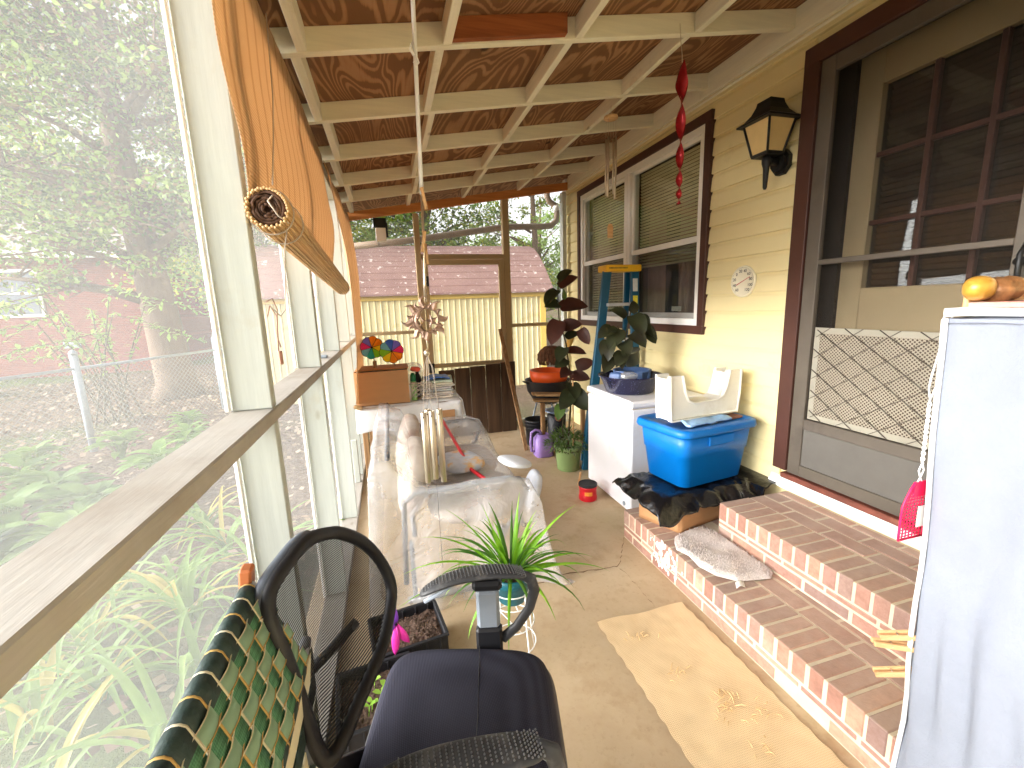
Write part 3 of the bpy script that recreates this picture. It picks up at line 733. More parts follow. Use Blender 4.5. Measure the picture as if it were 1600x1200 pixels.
# the sheet: a cross section (x,z) swept along Y, with hanging ends
SEC = [(-.15, .0), (-.16, .25), (-.17, .5), (-.155, .72), (-.12, .815), (-.05, .83), (.03, .79), (.1, .66), (.16, .53), (.24, .492), (.4, .486), (.56, .49), (.67, .47), (.73, .38), (.75, .22), (.79, .05), (.82, .004)]
ARM = [(-.15, .0), (-.16, .25), (-.17, .5), (-.155, .72), (-.12, .815), (-.06, .81), (.0, .70), (.06, .645), (.16, .635), (.26, .636), (.4, .64), (.54, .64), (.65, .60), (.71, .48), (.745, .26), (.79, .05), (.82, .004)]
def lerp(a_, b_, t): return a_+(b_-a_)*t
def secpt(S_, u):
    f = u*(len(S_)-1); i = min(int(f), len(S_)-2); t = f-i
    return lerp(S_[i][0], S_[i+1][0], t), lerp(S_[i][1], S_[i+1][1], t)
def sheet(u, v):
    # v 0..0.22 near curtain, 0.22..0.86 top, 0.86..1 far curtain
    if v < .22: k = v/.22; y = 2.035-.05*(1-k); wz = k; arm = 1
    elif v < .86: k = (v-.22)/.64; y = 2.04+1.32*k; wz = 1; arm = max(0, 1-k*6, 1-(1-k)*6)
    else: k = (v-.86)/.14; y = 3.365+.05*k; wz = 1-k; arm = 1
    x, z_ = secpt(SEC, u); xa, za = secpt(ARM, u); arm = arm*arm*(3-2*arm)
    x = lerp(x, xa, arm); z_ = lerp(z_, za, arm)
    wr = .014*nz((x*4, y*4, z_*4))+.004*nz((x*13, y*13, z_*13))+.004*sin(x*26+z_*7)*(1 if v < .22 else .3)
    z2 = z_*wz
    if v < .22: y += .05*nz((x*7, 2, z_*.6))*(1-k*.8)+.02*sin(x*21+1.3)*(1-wz); x += (x-.3)*.10*(1-wz)
    return (x-wr*.6, y+wr, max(.004, z2+wr))
gp = MB().grid(sheet, 80, 110).build('plastic_sheet', 'film')
tag(gp, 'clear wrinkled plastic sheet draped over the glider loveseat', 'plastic sheet')
# towel over the near arm, red broom handle, patterned cloth bag on the seat
tw_ = pillow('towel', mat('white_towel', S(204, 207, 212), .95, .06, 20, .6, 150), None, rotm(rz=.25, ry=.22, loc=(.60, 2.15, .668)), .085, .095, .022, 2.6)
tag(tw_, 'folded white towel over the near front corner of the covered loveseat', 'towel')
tag(MB().tube([(.335, 3.22, .66), (.41, 2.45, .535), (.445, 2.2, .565)], .011, 8).build('broom_handle', 'red'), 'red stick lying across the covered loveseat seat', 'stick')
MT['patbag'] = mat('printed_bag', S(196, 200, 208), .6, .2, 14, .3, 30, dirt=S(222, 180, 120), dscale=9, dirt_at=(.52, .62))
tag(pillow('printed_bag', 'patbag', None, rotm(rz=.3, loc=(.37, 2.62, .535)), .13, .17, .035), 'crumpled printed bag under plastic on the loveseat seat', 'bag')
tag(pillow('printed_pillow', 'patbag', None, rotm(ry=.3, loc=(.71, 2.20, .46)), .03, .09, .12), 'orange and white printed cloth hanging at the loveseat front corner', 'cloth')

# ------------------------------------------------------------------ table with white cloth and clutter
tb = thing('side_table', 'small table under a white plastic cloth at the far screened corner', 'table', (.1, 4.0, 0))
MB().box(-.28, .49, 3.47, 4.35, .725, .75, c=.004).build('table_top', 'wood', tb)
for x in (-.25, .45):
    for y in (3.5, 4.3): MB().box(x-.02, x+.02, y-.02, y+.02, 0, .725).build('leg', 'wood', tb)
def clothf(u, v):
    x = -.30+.82*u; y = 3.44+.92*v; z_ = .757
    return (x, y, z_+.002*nz((x*9, y*9, 0)))
ct = MB().grid(clothf, 8, 8)
def drop(p0, p1, L, seed):
    def f(u, v):
        x = lerp(p0[0], p1[0], u); y = lerp(p0[1], p1[1], u); nx, ny = (p1[1]-p0[1]), -(p1[0]-p0[0]); l = hypot(nx, ny); nx /= l; ny /= l
        o = .012+v*(.03+.025*sin(u*17+seed)); ll = L*(1-.12*sin(u*5+seed))
        return (x+nx*o, y+ny*o, .757-ll*v+.01*nz((u*8, v*5, seed)))
    ct.grid(f, 24, 8)
drop((-.30, 3.44), (.52, 3.44), .2, 1); drop((.52, 3.44), (.52, 4.36), .24, 3)
ct = ct.build('tablecloth', mat('white_vinyl_cloth', S(232, 232, 232), .35, .04, 8, .35, 10), solid=.002)
tag(ct, 'white plastic cloth draped over the far side table', 'tablecloth')
bx = thing('cardboard_box', 'brown cardboard box standing on the white tablecloth', 'box', (-.08, 3.6, .76))
BXY = (-.295, .115, 3.5, 3.78, .76, 1.03)
cbm = MB(); x0, x1, y0, y1, z0, z1 = BXY
cbm.box(x0, x1, y0, y0+.006, z0, z1, c=.001); cbm.box(x0, x1, y1-.006, y1, z0, z1, c=.001); cbm.box(x0, x0+.006, y0+.006, y1-.006, z0, z1, c=.001); cbm.box(x1-.006, x1, y0+.006, y1-.006, z0, z1, c=.001); cbm.box(x0, x1, y0, y1, z0, z0+.006, c=.001)
cbm.build('carton', 'cardboard', bx)
MB().box(x0+.01, x1-.01, y0+.02, y1-.02, .98, 1.02, c=.004).build('contents', 'paper', bx)
MB().box(x0+.01, x1+.01, y0+.05, y1+.06, 1.032, 1.04, c=.002, M=None).build('flap', 'cardboard', bx)
tag(MB().box(-.15, -.12, 3.62, 3.65, 1.042, 1.10, c=.003).build('wood_stub', 'wood'), 'short wooden stub standing on the cardboard box on the table', 'wood block')
# spray bottle
sb = thing('spray_can', 'green spray can with dark cap beside the cardboard box', 'spray can', (.155, 3.58, .76))
MB().lathe([(.024, .762), (.026, .77), (.026, .90), (.022, .92)], (.155, 3.58, 0), 18).build('can', mat('green_label', S(150, 196, 120), .35, .25, 30, 0), sb)
MB().lathe([(.023, .92), (.024, .925), (.022, .965), (.014, .985), (0, .99)], (.155, 3.58, 0), 18).build('cap', mat('green_cap', S(24, 112, 66), .4, .05, 5, 0), sb)
tag(MB().lathe([(.03, .762), (.03, .93), (.015, .96), (.015, .99)], (.20, 3.72, 0), 16).build('dark_bottle', 'black'), 'black bottle standing behind the green spray can', 'bottle')
# newspapers: a leaning stack, each one a thing
for k in range(8):
    x0 = .215+rnd(-.015, .02); y0 = 3.5+rnd(-.015, .03); th = .017; z_ = .761+k*.0185
    m = MB().box(-.13, .13, -.15, .15, 0, th, c=.005, M=rotm(rz=rnd(-.12, .12), loc=(x0+.13, y0+.2, z_)))
    o = m.build('newspaper', ['paper', MT['paper'], mat('paper_tint%d' % k, S(196+int(rnd(-16, 20)), 192+int(rnd(-14, 14)), 184), .85, .2, 40, .1, 50)][2])
    tag(o, '%s folded newspaper from the bottom of the stack on the white tablecloth' % ORD[k], 'newspaper', 'newspapers stacked on the table')
tag(MB().grid(lambda u, v: (.26+.2*u, 3.58+.2*v, .916+.02*(1-abs(2*u-1))+.012*nz((u*5, v*5, 2))), 10, 10).build('blue_folder', mat('blue_wrap', S(70, 110, 176), .4, .15, 14, .2, 20), solid=.006), 'crumpled blue wrapper on top of the newspaper stack', 'wrapper')
tag(pillow('plastic_bag', 'film', None, rotm(loc=(.17, 3.86, .94)), .10, .12, .10, 2.2), 'puffy clear plastic bag behind the spray can', 'plastic bag')
tag(pillow('red_wrapper', mat('orange_red_wrap', S(222, 96, 74), .5, .2, 10, .2, 30), None, rotm(rz=.7, ry=-.6, loc=(.18, 3.6, 1.015)), .02, .055, .016), 'orange red packet lying above the dark bottle', 'packet')
twn = MB()
for k in range(7):
    pts = [(.215+.09*sin(i*.8+k), 3.47+.03*cos(i*1.1+k*2)+.006*k, .80+.12*abs(sin(i*.45+k*.9))) for i in range(10)]
    twn.tube(pts, .0022, 4)
tag(twn.build('twine', 'string'), 'tangled pale twine hanging over the newspapers', 'twine')
tag(MB().box(.33, .46, 3.40, 3.41, .60, .69, c=.002).build('paper_flap', 'cardboard'), 'tan paper scrap hanging at the tablecloth hem', 'paper')

# rainbow pinwheels stuck behind the box
PC = [S(246, 80, 150), S(150, 140, 216), S(254, 166, 50), S(255, 218, 60), S(170, 220, 76), S(84, 200, 192), S(156, 210, 224), S(96, 136, 214)]
pcm = [m_leaf('pinwheel_%s' % n_, c_, mul(c_, 1.1), .6, .6) for n_, c_ in zip(('pink', 'violet', 'orange', 'yellow', 'green', 'teal', 'sky', 'blue'), PC)]
MT['dkline'] = mat('dark_piping', S(34, 30, 34), .6, 0, 5, 0)
def pinwheel(c, R, rot, order, label, tilt):
    t = thing('pinwheel', label, 'pinwheel', c, 'rainbow pinwheels by the cardboard box')
    M = rotm(rz=tilt, loc=c)
    for k in range(8):
        a0 = rot+k*pi/4; pts = [Vector((0, 0, 0))]
        for i in range(9):
            a_ = a0+pi/4*i/8; rr = R*(.90+.10*sin(pi*i/8)); pts.append(Vector((rr*cos(a_), -.012*sin(pi*i/8)-.004*i/8, rr*sin(a_))))
        vs_ = [M @ p for p in pts]
        m = MB().add(vs_+[p+Vector((0, .0015, 0)) for p in vs_], [tuple(range(10)), tuple(range(19, 9, -1))], False)
        bl_ = m.build('petal', pcm[order[k]], t)
        e = MB().tube([M @ p for p in pts[1:]], .0022, 4); e.tube([M @ pts[0], M @ pts[1]], .0022, 4); e.build('wire_edge', 'dkline', bl_)
    MB().lathe([(0, -.014), (.007, -.01), (.007, .01), (0, .012)], (0, 0, 0), 10, M @ Matrix.Rotation(rad(90), 4, 'X')).build('hub', 'black', t)
    MB().tube([M @ Vector((0, .01, 0)), M @ Vector((.02, .02, -.16)), M @ Vector((.03, .03, -.30))], .003, 6).build('stick', 'black', t)
pinwheel((-.155, 3.82, 1.195), .098, .2, [2, 2, 1, 0, 6, 5, 4, 3], 'left rainbow pinwheel behind the cardboard box, half hidden by its twin', .25)
pinwheel((.005, 3.70, 1.165), .100, -.25, [0, 1, 7, 6, 4, 3, 2, 2], 'right rainbow pinwheel in front of its twin above the cardboard box', -.15)

# ------------------------------------------------------------------ the sun and moon wind chime
wc = thing('wind_chime', 'copper sun moon star wind chime with long tubes on a white hanging rod', 'wind chime', (.13, 1.62, 1.0))
MB().tube([(.163, 1.62, 2.66), (.161, 1.62, 2.48), (.152, 1.62, 2.1), (.148, 1.62, 1.9)], .0072, 10).build('hanging_rod', 'whitewire', wc)
MB().tube([(.152, 1.612, 2.33), (.140, 1.606, 2.345), (.146, 1.606, 2.365), (.158, 1.61, 2.33), (.166, 1.615, 2.312), (.157, 1.608, 2.30), (.150, 1.608, 2.31)], .004, 8).build('knot', 'whitewire', wc)
MB().tube([(.148, 1.62, 1.91), (.143, 1.62, 1.72), (.138, 1.62, 1.6), (.135, 1.62, 1.55)], .0045, 8).build('wire', 'silver', wc)
ch = MB()
for k in range(9):
    z_ = 1.625-k*.011; ch.tube([(.141-.0006*k+.004*cos(t), 1.62+(.004*sin(t) if k % 2 else 0), z_+(.007*sin(t) if not k % 2 else .007*sin(t))) for t in [i*pi/4 for i in range(8)]], .0012, 4, closed=True)
ch.build('chain', 'silver', wc)
CX, CY, CZ = .1315, 1.62, 1.466
sun_ = MB()
for k in range(16):
    a0 = k*2*pi/16+.1; L = .046 if k % 2 == 0 else .030; W = .022 if k % 2 == 0 else .014; R0 = .045; cw_ = 1 if k % 3 else -1
    out = []; back = []
    for i in range(7):
        f = i/6; rr = R0+L*f; an = a0+cw_*.22*sin(f*pi*1.2)*f; hw = W/2*(1-f)**.8*(1+.5*sin(pi*f)); c0 = (CX+rr*cos(an), CZ+rr*sin(an)); nx, nz_ = -sin(an), cos(an)
        out.append((c0[0]+nx*hw, c0[1]+nz_*hw)); back.append((c0[0]-nx*hw, c0[1]-nz_*hw))
    n = len(out); vs_ = []; 
    for i in range(n): vs_ += [(out[i][0], CY+.002, out[i][1]), ((out[i][0]+back[i][0])/2, CY-.005*(1-i/n), (out[i][1]+back[i][1])/2), (back[i][0], CY+.002, back[i][1])]
    fs = [];
    for i in range(n-1): o = 3*i; fs += [(o, o+1, o+4, o+3), (o+1, o+2, o+5, o+4), (o, o+3, o+5, o+2)]
    sun_.add(vs_, fs, False)
sun_.tube([(CX+.046*cos(t*pi/16), CY, CZ+.046*sin(t*pi/16)) for t in range(32)], .0028, 6, closed=True)
sun_.tube([(CX+.0515*cos(t*pi/16), CY+.001, CZ+.0515*sin(t*pi/16)) for t in range(32)], .0022, 6, closed=True)
sun_.build('sun_disc', 'copper', wc)
mo = MB(); oo = []; ii = []
for i in range(21):
    t = -2.25+4.5*i/20; oo.append((CX+.045*cos(pi+t), CZ+.045*sin(pi+t)))
    ii.append((CX+.006+.038*cos(pi+t*.98)*(.62+.25*abs(t)/2.25)+.008*(math.exp(-((t-.02)*4)**2))*-1, CZ+.040*sin(pi+t*.98)))
vs_ = []; fs = []
for i in range(21):
    p0, p1 = oo[i], ii[i]; dpt = .014*sin(pi*i/20)
    vs_ += [(p0[0], CY, p0[1]), ((p0[0]+p1[0])/2, CY-dpt, (p0[1]+p1[1])/2), (p1[0], CY, p1[1])]
    if i: o = 3*i-3; fs += [(o, o+3, o+4, o+1), (o+1, o+4, o+5, o+2), (o, o+2, o+5, o+3)]
mo.add(vs_, fs, True)
mo.lathe([(0, .006), (.005, .004), (.006, 0), (0, -.003)], (CX-.027, CY-.010, CZ+.009), 10, Matrix.Rotation(rad(90), 4, 'X'))
mo.tube([(CX-.019, CY-.012, CZ+.014), (CX-.009, CY-.013, CZ-.003), (CX-.014, CY-.01, CZ-.008)], [.002, .005, .002], 6)
mo.tube([(CX-.024, CY-.012, CZ-.018), (CX-.014, CY-.012, CZ-.016)], .0022, 6)
mo.build('moon', 'copper', wc)
st = MB(); SX, SZ = CX+.022, CZ-.004; ring = []
for k in range(10):
    rr = .027 if k % 2 == 0 else .0105; an = pi/2+k*pi/5+.25; ring.append((SX+rr*cos(an), CY-.004, SZ+rr*sin(an)))
st.add([(SX, CY-.012, SZ)]+ring+[(SX, CY+.002, SZ)], [(0, 1+k, 1+(k+1) % 10) for k in range(10)]+[(11, 1+(k+1) % 10, 1+k) for k in range(10)])
st.build('star', 'copper', wc)
MB().lathe([(0, -.012), (.008, -.009), (.012, 0), (.008, .009), (0, .012)], (.1275, 1.62, 1.345), 16).build('ball', 'silver', wc)
MB().tube([(.131, 1.62, 1.41), (.128, 1.62, 1.35)], .001, 4).build('wire', 'silver', wc)
TX = [(.098, 1.60, 1.125, .845), (.116, 1.645, 1.125, .838), (.127, 1.59, 1.13, .86), (.156, 1.60, 1.132, .862), (.163, 1.65, 1.12, .82)]
for (x, y, zt, zb) in TX:
    tb_ = MB(); 
    tb_.lathe([(.0098, zb), (.011, zb+.001), (.011, zt-.001), (.0098, zt), (.0085, zt-.002), (.0085, zb+.002), (.0098, zb)], (x, y, 0), 14); t_ = tb_.build('tube', 'silver', wc)
    MB().tube([(x, y, zt-.012), (.129+(x-.129)*.5, 1.62, 1.29), (.129, 1.62, 1.335)], .0008, 4).build('string', 'string', t_)
    MB().tube([(x-.002, y-.0115, zt-.018), (x-.002, y-.009, zt-.018)], .003, 6).build('hole', 'dark', t_)
MB().tube([(.1285, 1.62, 1.33), (.13, 1.62, .9), (.132, 1.62, .46)], .0007, 4).build('string', 'dkline', wc)
def clothespin(p, d, label, up=(0, 1, 0)):
    d = Vector(d).normalized(); u = Vector(up); s_ = d.cross(u).normalized(); u = s_.cross(d)
    M = Matrix((d, s_, u)).transposed().to_4x4(); M.translation = p
    t = thing('clothespin', label, 'clothespin', p, 'wooden clothespins')
    for sg in (1, -1):
        m = MB().box(-.036, .036, -.0055, .0055, .001, .0075, c=.0012); m.v = [(x, y, z_+abs(x-.01)*.06) for x, y, z_ in m.v]
        if sg < 0: m.v = [(x, y, -z_) for x, y, z_ in m.v]
        m.xf(M).build('prong', 'pin', t)
    MB().tube([M @ Vector((.004, .006*cos(i), .009*sin(i))) for i in [j*pi/4 for j in range(8)]], .0012, 5, closed=True).build('spring', 'silver', t)
clothespin((.1535, 1.612, 1.885), (.18, .05, -1), 'upper clothespin hanging on the chime wire just below the rod')
clothespin((.142, 1.61, 1.74), (-.18, .02, -1), 'clothespin clipped lower on the chime wire, leaning left')
clothespin((.15, 1.63, 1.70), (.06, .02, -1), 'clothespin clipped lower on the chime wire, hanging nearly straight')

# ------------------------------------------------------------------ red spiral spinner and bamboo chime under the rafters
spn = thing('spiral_spinner', 'red twisted metal spiral spinner hanging by the window', 'spinner', (1.43, 1.95, 2.0))
def spin(u, v):
    z_ = 2.605-.63*v; w_ = .031*(1-.6*v); K = ((0, .3), (.1, .5), (.22, 1), (.5, 2), (.72, 3), (.86, 4), (.95, 5), (1.001, 5.6))
    q = next(i for i in range(7) if v < K[i+1][0]); an = pi*lerp(K[q][1], K[q+1][1], (v-K[q][0])/(K[q+1][0]-K[q][0]))+.3
    c = (u-.5)*2; return (1.432+.006*v+c*w_*cos(an), 1.95+c*w_*sin(an), z_)
MB().grid(spin, 6, 160).build('ribbon', mat('red_foil', S(150, 24, 30), .22, .1, 10, .1, 30, metal=.45), spn, solid=.0015)
MB().tube([(1.432, 1.95, 2.605), (1.43, 1.95, 2.64), (1.428, 1.96, 2.70), (1.427, 1.97, 2.78)], .0015, 5).build('hook', 'silver', spn)
bc = thing('bamboo_chime', 'small wooden chime with thin metal tubes hanging left of the spiral', 'wind chime', (1.55, 2.85, 2.1))
bX, bY = 1.55, 2.85
MB().lathe([(0, 2.735), (.045, 2.733), (.047, 2.728), (.047, 2.720), (.045, 2.716), (0, 2.715)], (bX, bY, 0), 22).build('wood_disc', 'pin', bc)
MB().tube([(bX, bY, 2.735), (bX, bY, 2.79), (bX+.002, bY, 2.83)], .0015, 5).build('hook', 'silver', bc)
for k in range(4):
    a_ = k*pi/2+.6; x, y = bX+.036*cos(a_), bY+.036*sin(a_)
    t_ = MB().tube([(x, y, 2.60-.0*k), (x+.004, y, 2.45), (x-.002, y, 2.35-.02*k), (x+.006*sin(a_), y, 2.25-.015*k)], .0075, 8).build('tube', 'silver', bc)
    MB().tube([(x, y, 2.72), (x, y, 2.60)], .0008, 4).build('string', 'string', t_)
MB().tube([(bX, bY, 2.72), (bX, bY, 2.04)], .0007, 4).build('string', 'string', bc)
MB().prism([(bX-.02, 1.95), (bX+.02, 1.95), (bX+.022, 2.02), (bX+.012, 2.045), (bX-.012, 2.045), (bX-.022, 2.02)], 1, bY-.003, bY+.003).build('wind_catcher', 'pin', bc)

# ------------------------------------------------------------------ wall lantern and thermometer
ln = thing('wall_lantern', 'black wall lantern with amber panes between window and door', 'lantern', (2.05, 2.05, 2.1))
LX, LY = 2.06, 2.045
def frus(h0, z0, h1, z1, c=(LX, LY)): return [(c[0]+sx*h0, c[1]+sy*h0, z0) for sx, sy in ((-1, -1), (1, -1), (1, 1), (-1, 1))]+[(c[0]+sx*h1, c[1]+sy*h1, z1) for sx, sy in ((-1, -1), (1, -1), (1, 1), (-1, 1))]
FQ = [(0, 1, 5, 4), (1, 2, 6, 5), (2, 3, 7, 6), (3, 0, 4, 7), (3, 2, 1, 0), (4, 5, 6, 7)]
rf = MB(); pr_ = [(.112, 2.425), (.112, 2.433), (.085, 2.450), (.062, 2.480), (.048, 2.515), (.044, 2.535)]
for (h0, z0), (h1, z1) in zip(pr_, pr_[1:]): rf.add(frus(h0, z0, h1, z1), FQ[:4])
rf.add(frus(.112, 2.4251, .044, 2.535), [(3, 2, 1, 0), (4, 5, 6, 7)]); rf.tube([(LX, LY, 2.53), (LX, LY, 2.555)], [.012, .007], 8)
rf.build('lantern_roof', 'blackmetal', ln)
gb = MB(); gb.add(frus(.050, 2.272, .082, 2.425), FQ[:4]); gb.build('pane', 'lampglass', ln)
fm = MB()
for sx, sy in ((-1, -1), (1, -1), (1, 1), (-1, 1)): fm.tube([(LX+sx*.052, LY+sy*.052, 2.268), (LX+sx*.085, LY+sy*.085, 2.426)], .0065, 6)
fm.box(LX-.056, LX+.056, LY-.056, LY+.056, 2.258, 2.275, c=.003); fm.build('lantern_frame', 'blackmetal', ln)
MB().lathe([(.006, 2.09), (.011, 2.10), (.016, 2.2), (.024, 2.225), (.026, 2.25), (.02, 2.258)], (LX, LY, 0), 14).build('lantern_tail', 'blackmetal', ln)
bk = MB(); bk.prism([(LY+.058*cos(t*pi/4+pi/8), 2.235+.07*sin(t*pi/4+pi/8)) for t in range(8)], 0, 2.15, 2.178); bk.prism([(LY+.046*cos(t*pi/4+pi/8), 2.235+.055*sin(t*pi/4+pi/8)) for t in range(8)], 0, 2.13, 2.151); bk.tube([(2.14, LY, 2.235), (2.09, LY, 2.235), (LX, LY, 2.235)], .018, 10)
bk.build('wall_bracket', 'blackmetal', ln)
def text(body, size, M, m, parent, name='lettering'):
    cu = bpy.data.curves.new(name, 'FONT'); cu.body = body; cu.size = size; cu.align_x = 'CENTER'; cu.align_y = 'CENTER'; cu.extrude = .0004
    tmp = bpy.data.objects.new('tmp', cu); col.objects.link(tmp); dg = bpy.context.evaluated_depsgraph_get()
    me = bpy.data.meshes.new_from_object(tmp.evaluated_get(dg)); bpy.data.objects.remove(tmp)
    k = MB(); k.add([M @ q.co for q in me.vertices], [tuple(p.vertices) for p in me.polygons]); return k.build(name, m, parent)
th = thing('wall_thermometer', 'round white dial thermometer on the yellow siding', 'thermometer', (2.18, 2.28, 1.5))
TY, TZ, TR = 2.278, 1.606, .098
MB().lathe([(TR, 0), (TR, .012), (TR-.006, .018), (TR-.010, .014), (0, .014)], (2.184, TY, TZ), 40, Matrix.Rotation(rad(-90), 4, 'Y')).build('dial', mat('dial_face', S(232, 224, 196), .5, .04, 10, 0, dirt=S(206, 190, 150)), th)
MT['ink'] = mat('black_ink', S(50, 46, 40), .7, 0, 5, 0)
dialM = lambda y, z_, x=2.1685: Matrix.Translation((x, y, z_)) @ Matrix(((0, 0, -1), (-1, 0, 0), (0, 1, 0))).to_4x4()
for k, tx in enumerate(['-60', '-40', '-20', '0', '20', '40', '60', '80', '100', '120']):
    an = rad(232-k*(284/9)); text(tx.replace('-', ''), .026, dialM(TY-.066*cos(an), TZ+.066*sin(an)), 'ink', th)
tk = MB()
for k in range(46):
    an = rad(232-k*(284/45)); r0 = .082; r1 = .09
    c0 = Vector((2.1688, TY-r0*cos(an), TZ+r0*sin(an))); c1 = Vector((2.1688, TY-r1*cos(an), TZ+r1*sin(an))); tk.tube([c0, c1], .0007, 4)
tk.build('tick_marks', 'ink', th)
an = rad(24); MB().tube([(2.167, TY+.05*cos(an), TZ-.05*sin(an)), (2.167, TY-.066*cos(an), TZ+.066*sin(an))], [.0026, .0012], 5).build('needle', 'red', th)

# ------------------------------------------------------------------ chest freezer and what stands on it
fz = thing('chest_freezer', 'small white chest freezer against the siding below the window', 'freezer', (1.85, 2.85, 0))
MB().box(1.545, 2.13, 2.52, 3.2, .015, .775, c=.012).build('cabinet', 'freezer', fz)
MB().box(1.535, 2.14, 2.51, 3.21, .781, .832, c=.014).build('lid', 'freezer', fz)
MB().box(1.55, 2.13, 2.525, 3.195, .774, .782, c=0).build('gasket', 'mortar', fz)
MB().lathe([(.016, 0), (.016, .006), (0, .007)], (1.545, 2.60, .06), 14, Matrix.Rotation(rad(-90), 4, 'Y')).build('drain_plug', 'galv', fz)
pn = thing('enamel_pan', 'navy speckled enamel pan on top of the white freezer', 'pan', (1.72, 2.85, .832))
a = N('navy_enamel'); v = a.coords(); n = a.noise(v, 160, 2, .6)
MT['enamel'] = a.end(a.bsdf(a.ramp(n, [(.66, S(24, 26, 58)), (.70, S(150, 150, 180))]), .2, 0, .5))
MB().lathe([(0, .836), (.165, .834), (.178, .842), (.222, .955), (.238, .962), (.238, .967), (.22, .964), (.175, .85), (0, .845)], (1.725, 2.85, 0), 40).build('bowl', 'enamel', pn)
bt = thing('blue_tub', 'slate blue plastic tub with side grips inside the navy pan', 'tub', (1.75, 2.87, .85))
MT['slateblue'] = mat('slate_blue_plastic', S(78, 104, 150), .4, .12, 10, .1, 50)
MB().lathe([(0, .85), (.1, .85), (.135, .985), (.145, .99), (.143, .996), (.128, .99), (.095, .86), (0, .86)], (1.755, 2.87, 0), 28).build('basin', 'slateblue', bt)
for a_ in (2.6, 3.6, 4.6, 5.4):
    p = Vector((1.755+.125*cos(a_), 2.87+.125*sin(a_), 0)); MB().box(-.006, .012, -.022, .022, .90, 1.0, c=.006, M=rotm(rz=a_, loc=p)).build('grip', 'slateblue', bt)
tag(MB().box(-.03, .03, -.05, .05, 0, .07, c=.012, M=rotm(rz=.5, ry=.3, loc=(1.575, 2.80, .92))).build('blue_brush', 'slateblue'), 'pale blue plastic scoop at the left rim of the navy pan', 'scoop')
tag(pillow('clear_wrap', 'film', None, rotm(loc=(1.66, 2.76, .965)), .07, .05, .035, 2.3), 'crumpled clear wrap lying in the navy pan', 'plastic wrap')

MT['darkleaf'] = m_leaf('dark_leaf', S(44, 40, 30), S(62, 70, 42), .18, .5)
MT['burgleaf'] = m_leaf('burgundy_leaf', S(58, 36, 32), S(92, 54, 44), .25, .5)
MT['greenleaf'] = m_leaf('green_leaf', S(64, 92, 44), S(104, 136, 62), .3, .5)
MT['stem'] = mat('stem', S(76, 66, 44), .8, .2, 20, .2, 60)
heart = lambda f: (sin(pi*min(1, f*.85+.15))**.6)*(1-.25*f)
def big_leaf(p, d, L, W, m, parent, droop=.12):
    p = Vector(p); d = Vector(d).normalized()
    W *= 1.25; k = MB().leaf(p, p+d*L, W, droop, .4, 6, up=(rnd(-1, .4), -1, rnd(.2, 1.4)), prof=heart)
    return k.build('leaf', m, parent)
gpl = thing('rubber_plant', 'dark leaved plant in a grey pot tilted in the navy pan', 'plant', (1.79, 2.92, .98))
MB().lathe([(0, 1.0), (.052, 1.0), (.075, 1.10), (.08, 1.10), (.08, 1.115), (.07, 1.112), (0, 1.09)], (0, 0, 0), 24, rotm(ry=rad(-16), loc=(2.08, 2.94, .06)) ).build('pot', mat('grey_green_pot', S(112, 112, 92), .35, .12, 8, .05, 50), gpl)
for (x, y, z_) in ((1.70, 3.0, 1.32), (1.80, 2.98, 1.42), (1.62, 2.98, 1.2)):
    MB().tube([(1.77, 2.95, 1.13), (1.75, 2.97, 1.22), (x, y, z_)], .005, 6).build('stem', 'stem', gpl)
for (x, y, z_, dx, dy, dz, L) in ((1.70, 2.98, 1.30, -.6, -.3, -.8, .2), (1.80, 2.95, 1.40, .1, -.6, -.8, .2), (1.83, 2.95, 1.30, .9, -.3, -.5, .19), (1.62, 2.98, 1.22, -.3, -.4, -.9, .19), (1.66, 3.0, 1.30, -.9, -.2, -.4, .16), (1.77, 2.92, 1.26, .3, -.8, -.6, .17), (1.72, 2.94, 1.20, -.2, -.9, -.5, .18), (1.80, 2.98, 1.42, .4, .3, .5, .12), (1.60, 2.95, 1.1, -.5, -.5, -.7, .17), (1.86, 2.98, 1.36, .8, .2, -.2, .15), (1.78, 3.02, 1.38, -.4, .4, .3, .14), (1.64, 2.92, 1.13, .1, -.6, -.9, .15), (1.70, 2.9, 1.12, -.7, -.5, -.6, .16), (1.9, 2.95, 1.28, .6, -.4, -.8, .14)):
    big_leaf((x, y, z_), (dx, dy, dz), L, L*.62, 'darkleaf', gpl)

# stepladder
ld = thing('stepladder', 'teal blue fibreglass stepladder with a yellow top cap under the window', 'ladder', (1.85, 3.4, 0))
MT['fibre'] = mat('teal_fibreglass', S(22, 84, 112), .4, .12, 6, .1, 80, stretch=(6, 6, .6))
MT['yellow'] = mat('yellow_cap', S(242, 186, 40), .4, .04, 6, .02, 60)
MT['alu'] = mat('aluminium', S(196, 198, 202), .4, .06, 8, .05, 60, metal=.5)
def bar(p0, p1, w_, d_, name, m, parent):
    p0, p1 = Vector(p0), Vector(p1); t = (p1-p0).normalized(); y = Vector((0, 1, 0)); y = (y-t*y.dot(t)).normalized(); x = y.cross(t)
    M = Matrix((x, y, t)).transposed().to_4x4(); M.translation = p0
    return MB().box(-w_/2, w_/2, -d_/2, d_/2, 0, (p1-p0).length, c=.004, M=M).build(name, m, parent)
LT, LB_ = 1.765, .01
lr = [((1.775, 3.31, LT), (1.62, 3.40, .01)), ((2.03, 3.31, LT), (2.13, 3.40, .01))]
for p0, p1 in lr: bar(p1, p0, .075, .03, 'rail', 'fibre', ld)
for p0, p1 in (((1.80, 3.37, LT), (1.70, 3.62, .01)), ((2.0, 3.37, LT), (2.1, 3.62, .01))): bar(p1, p0, .05, .025, 'rear_rail', 'fibre', ld)
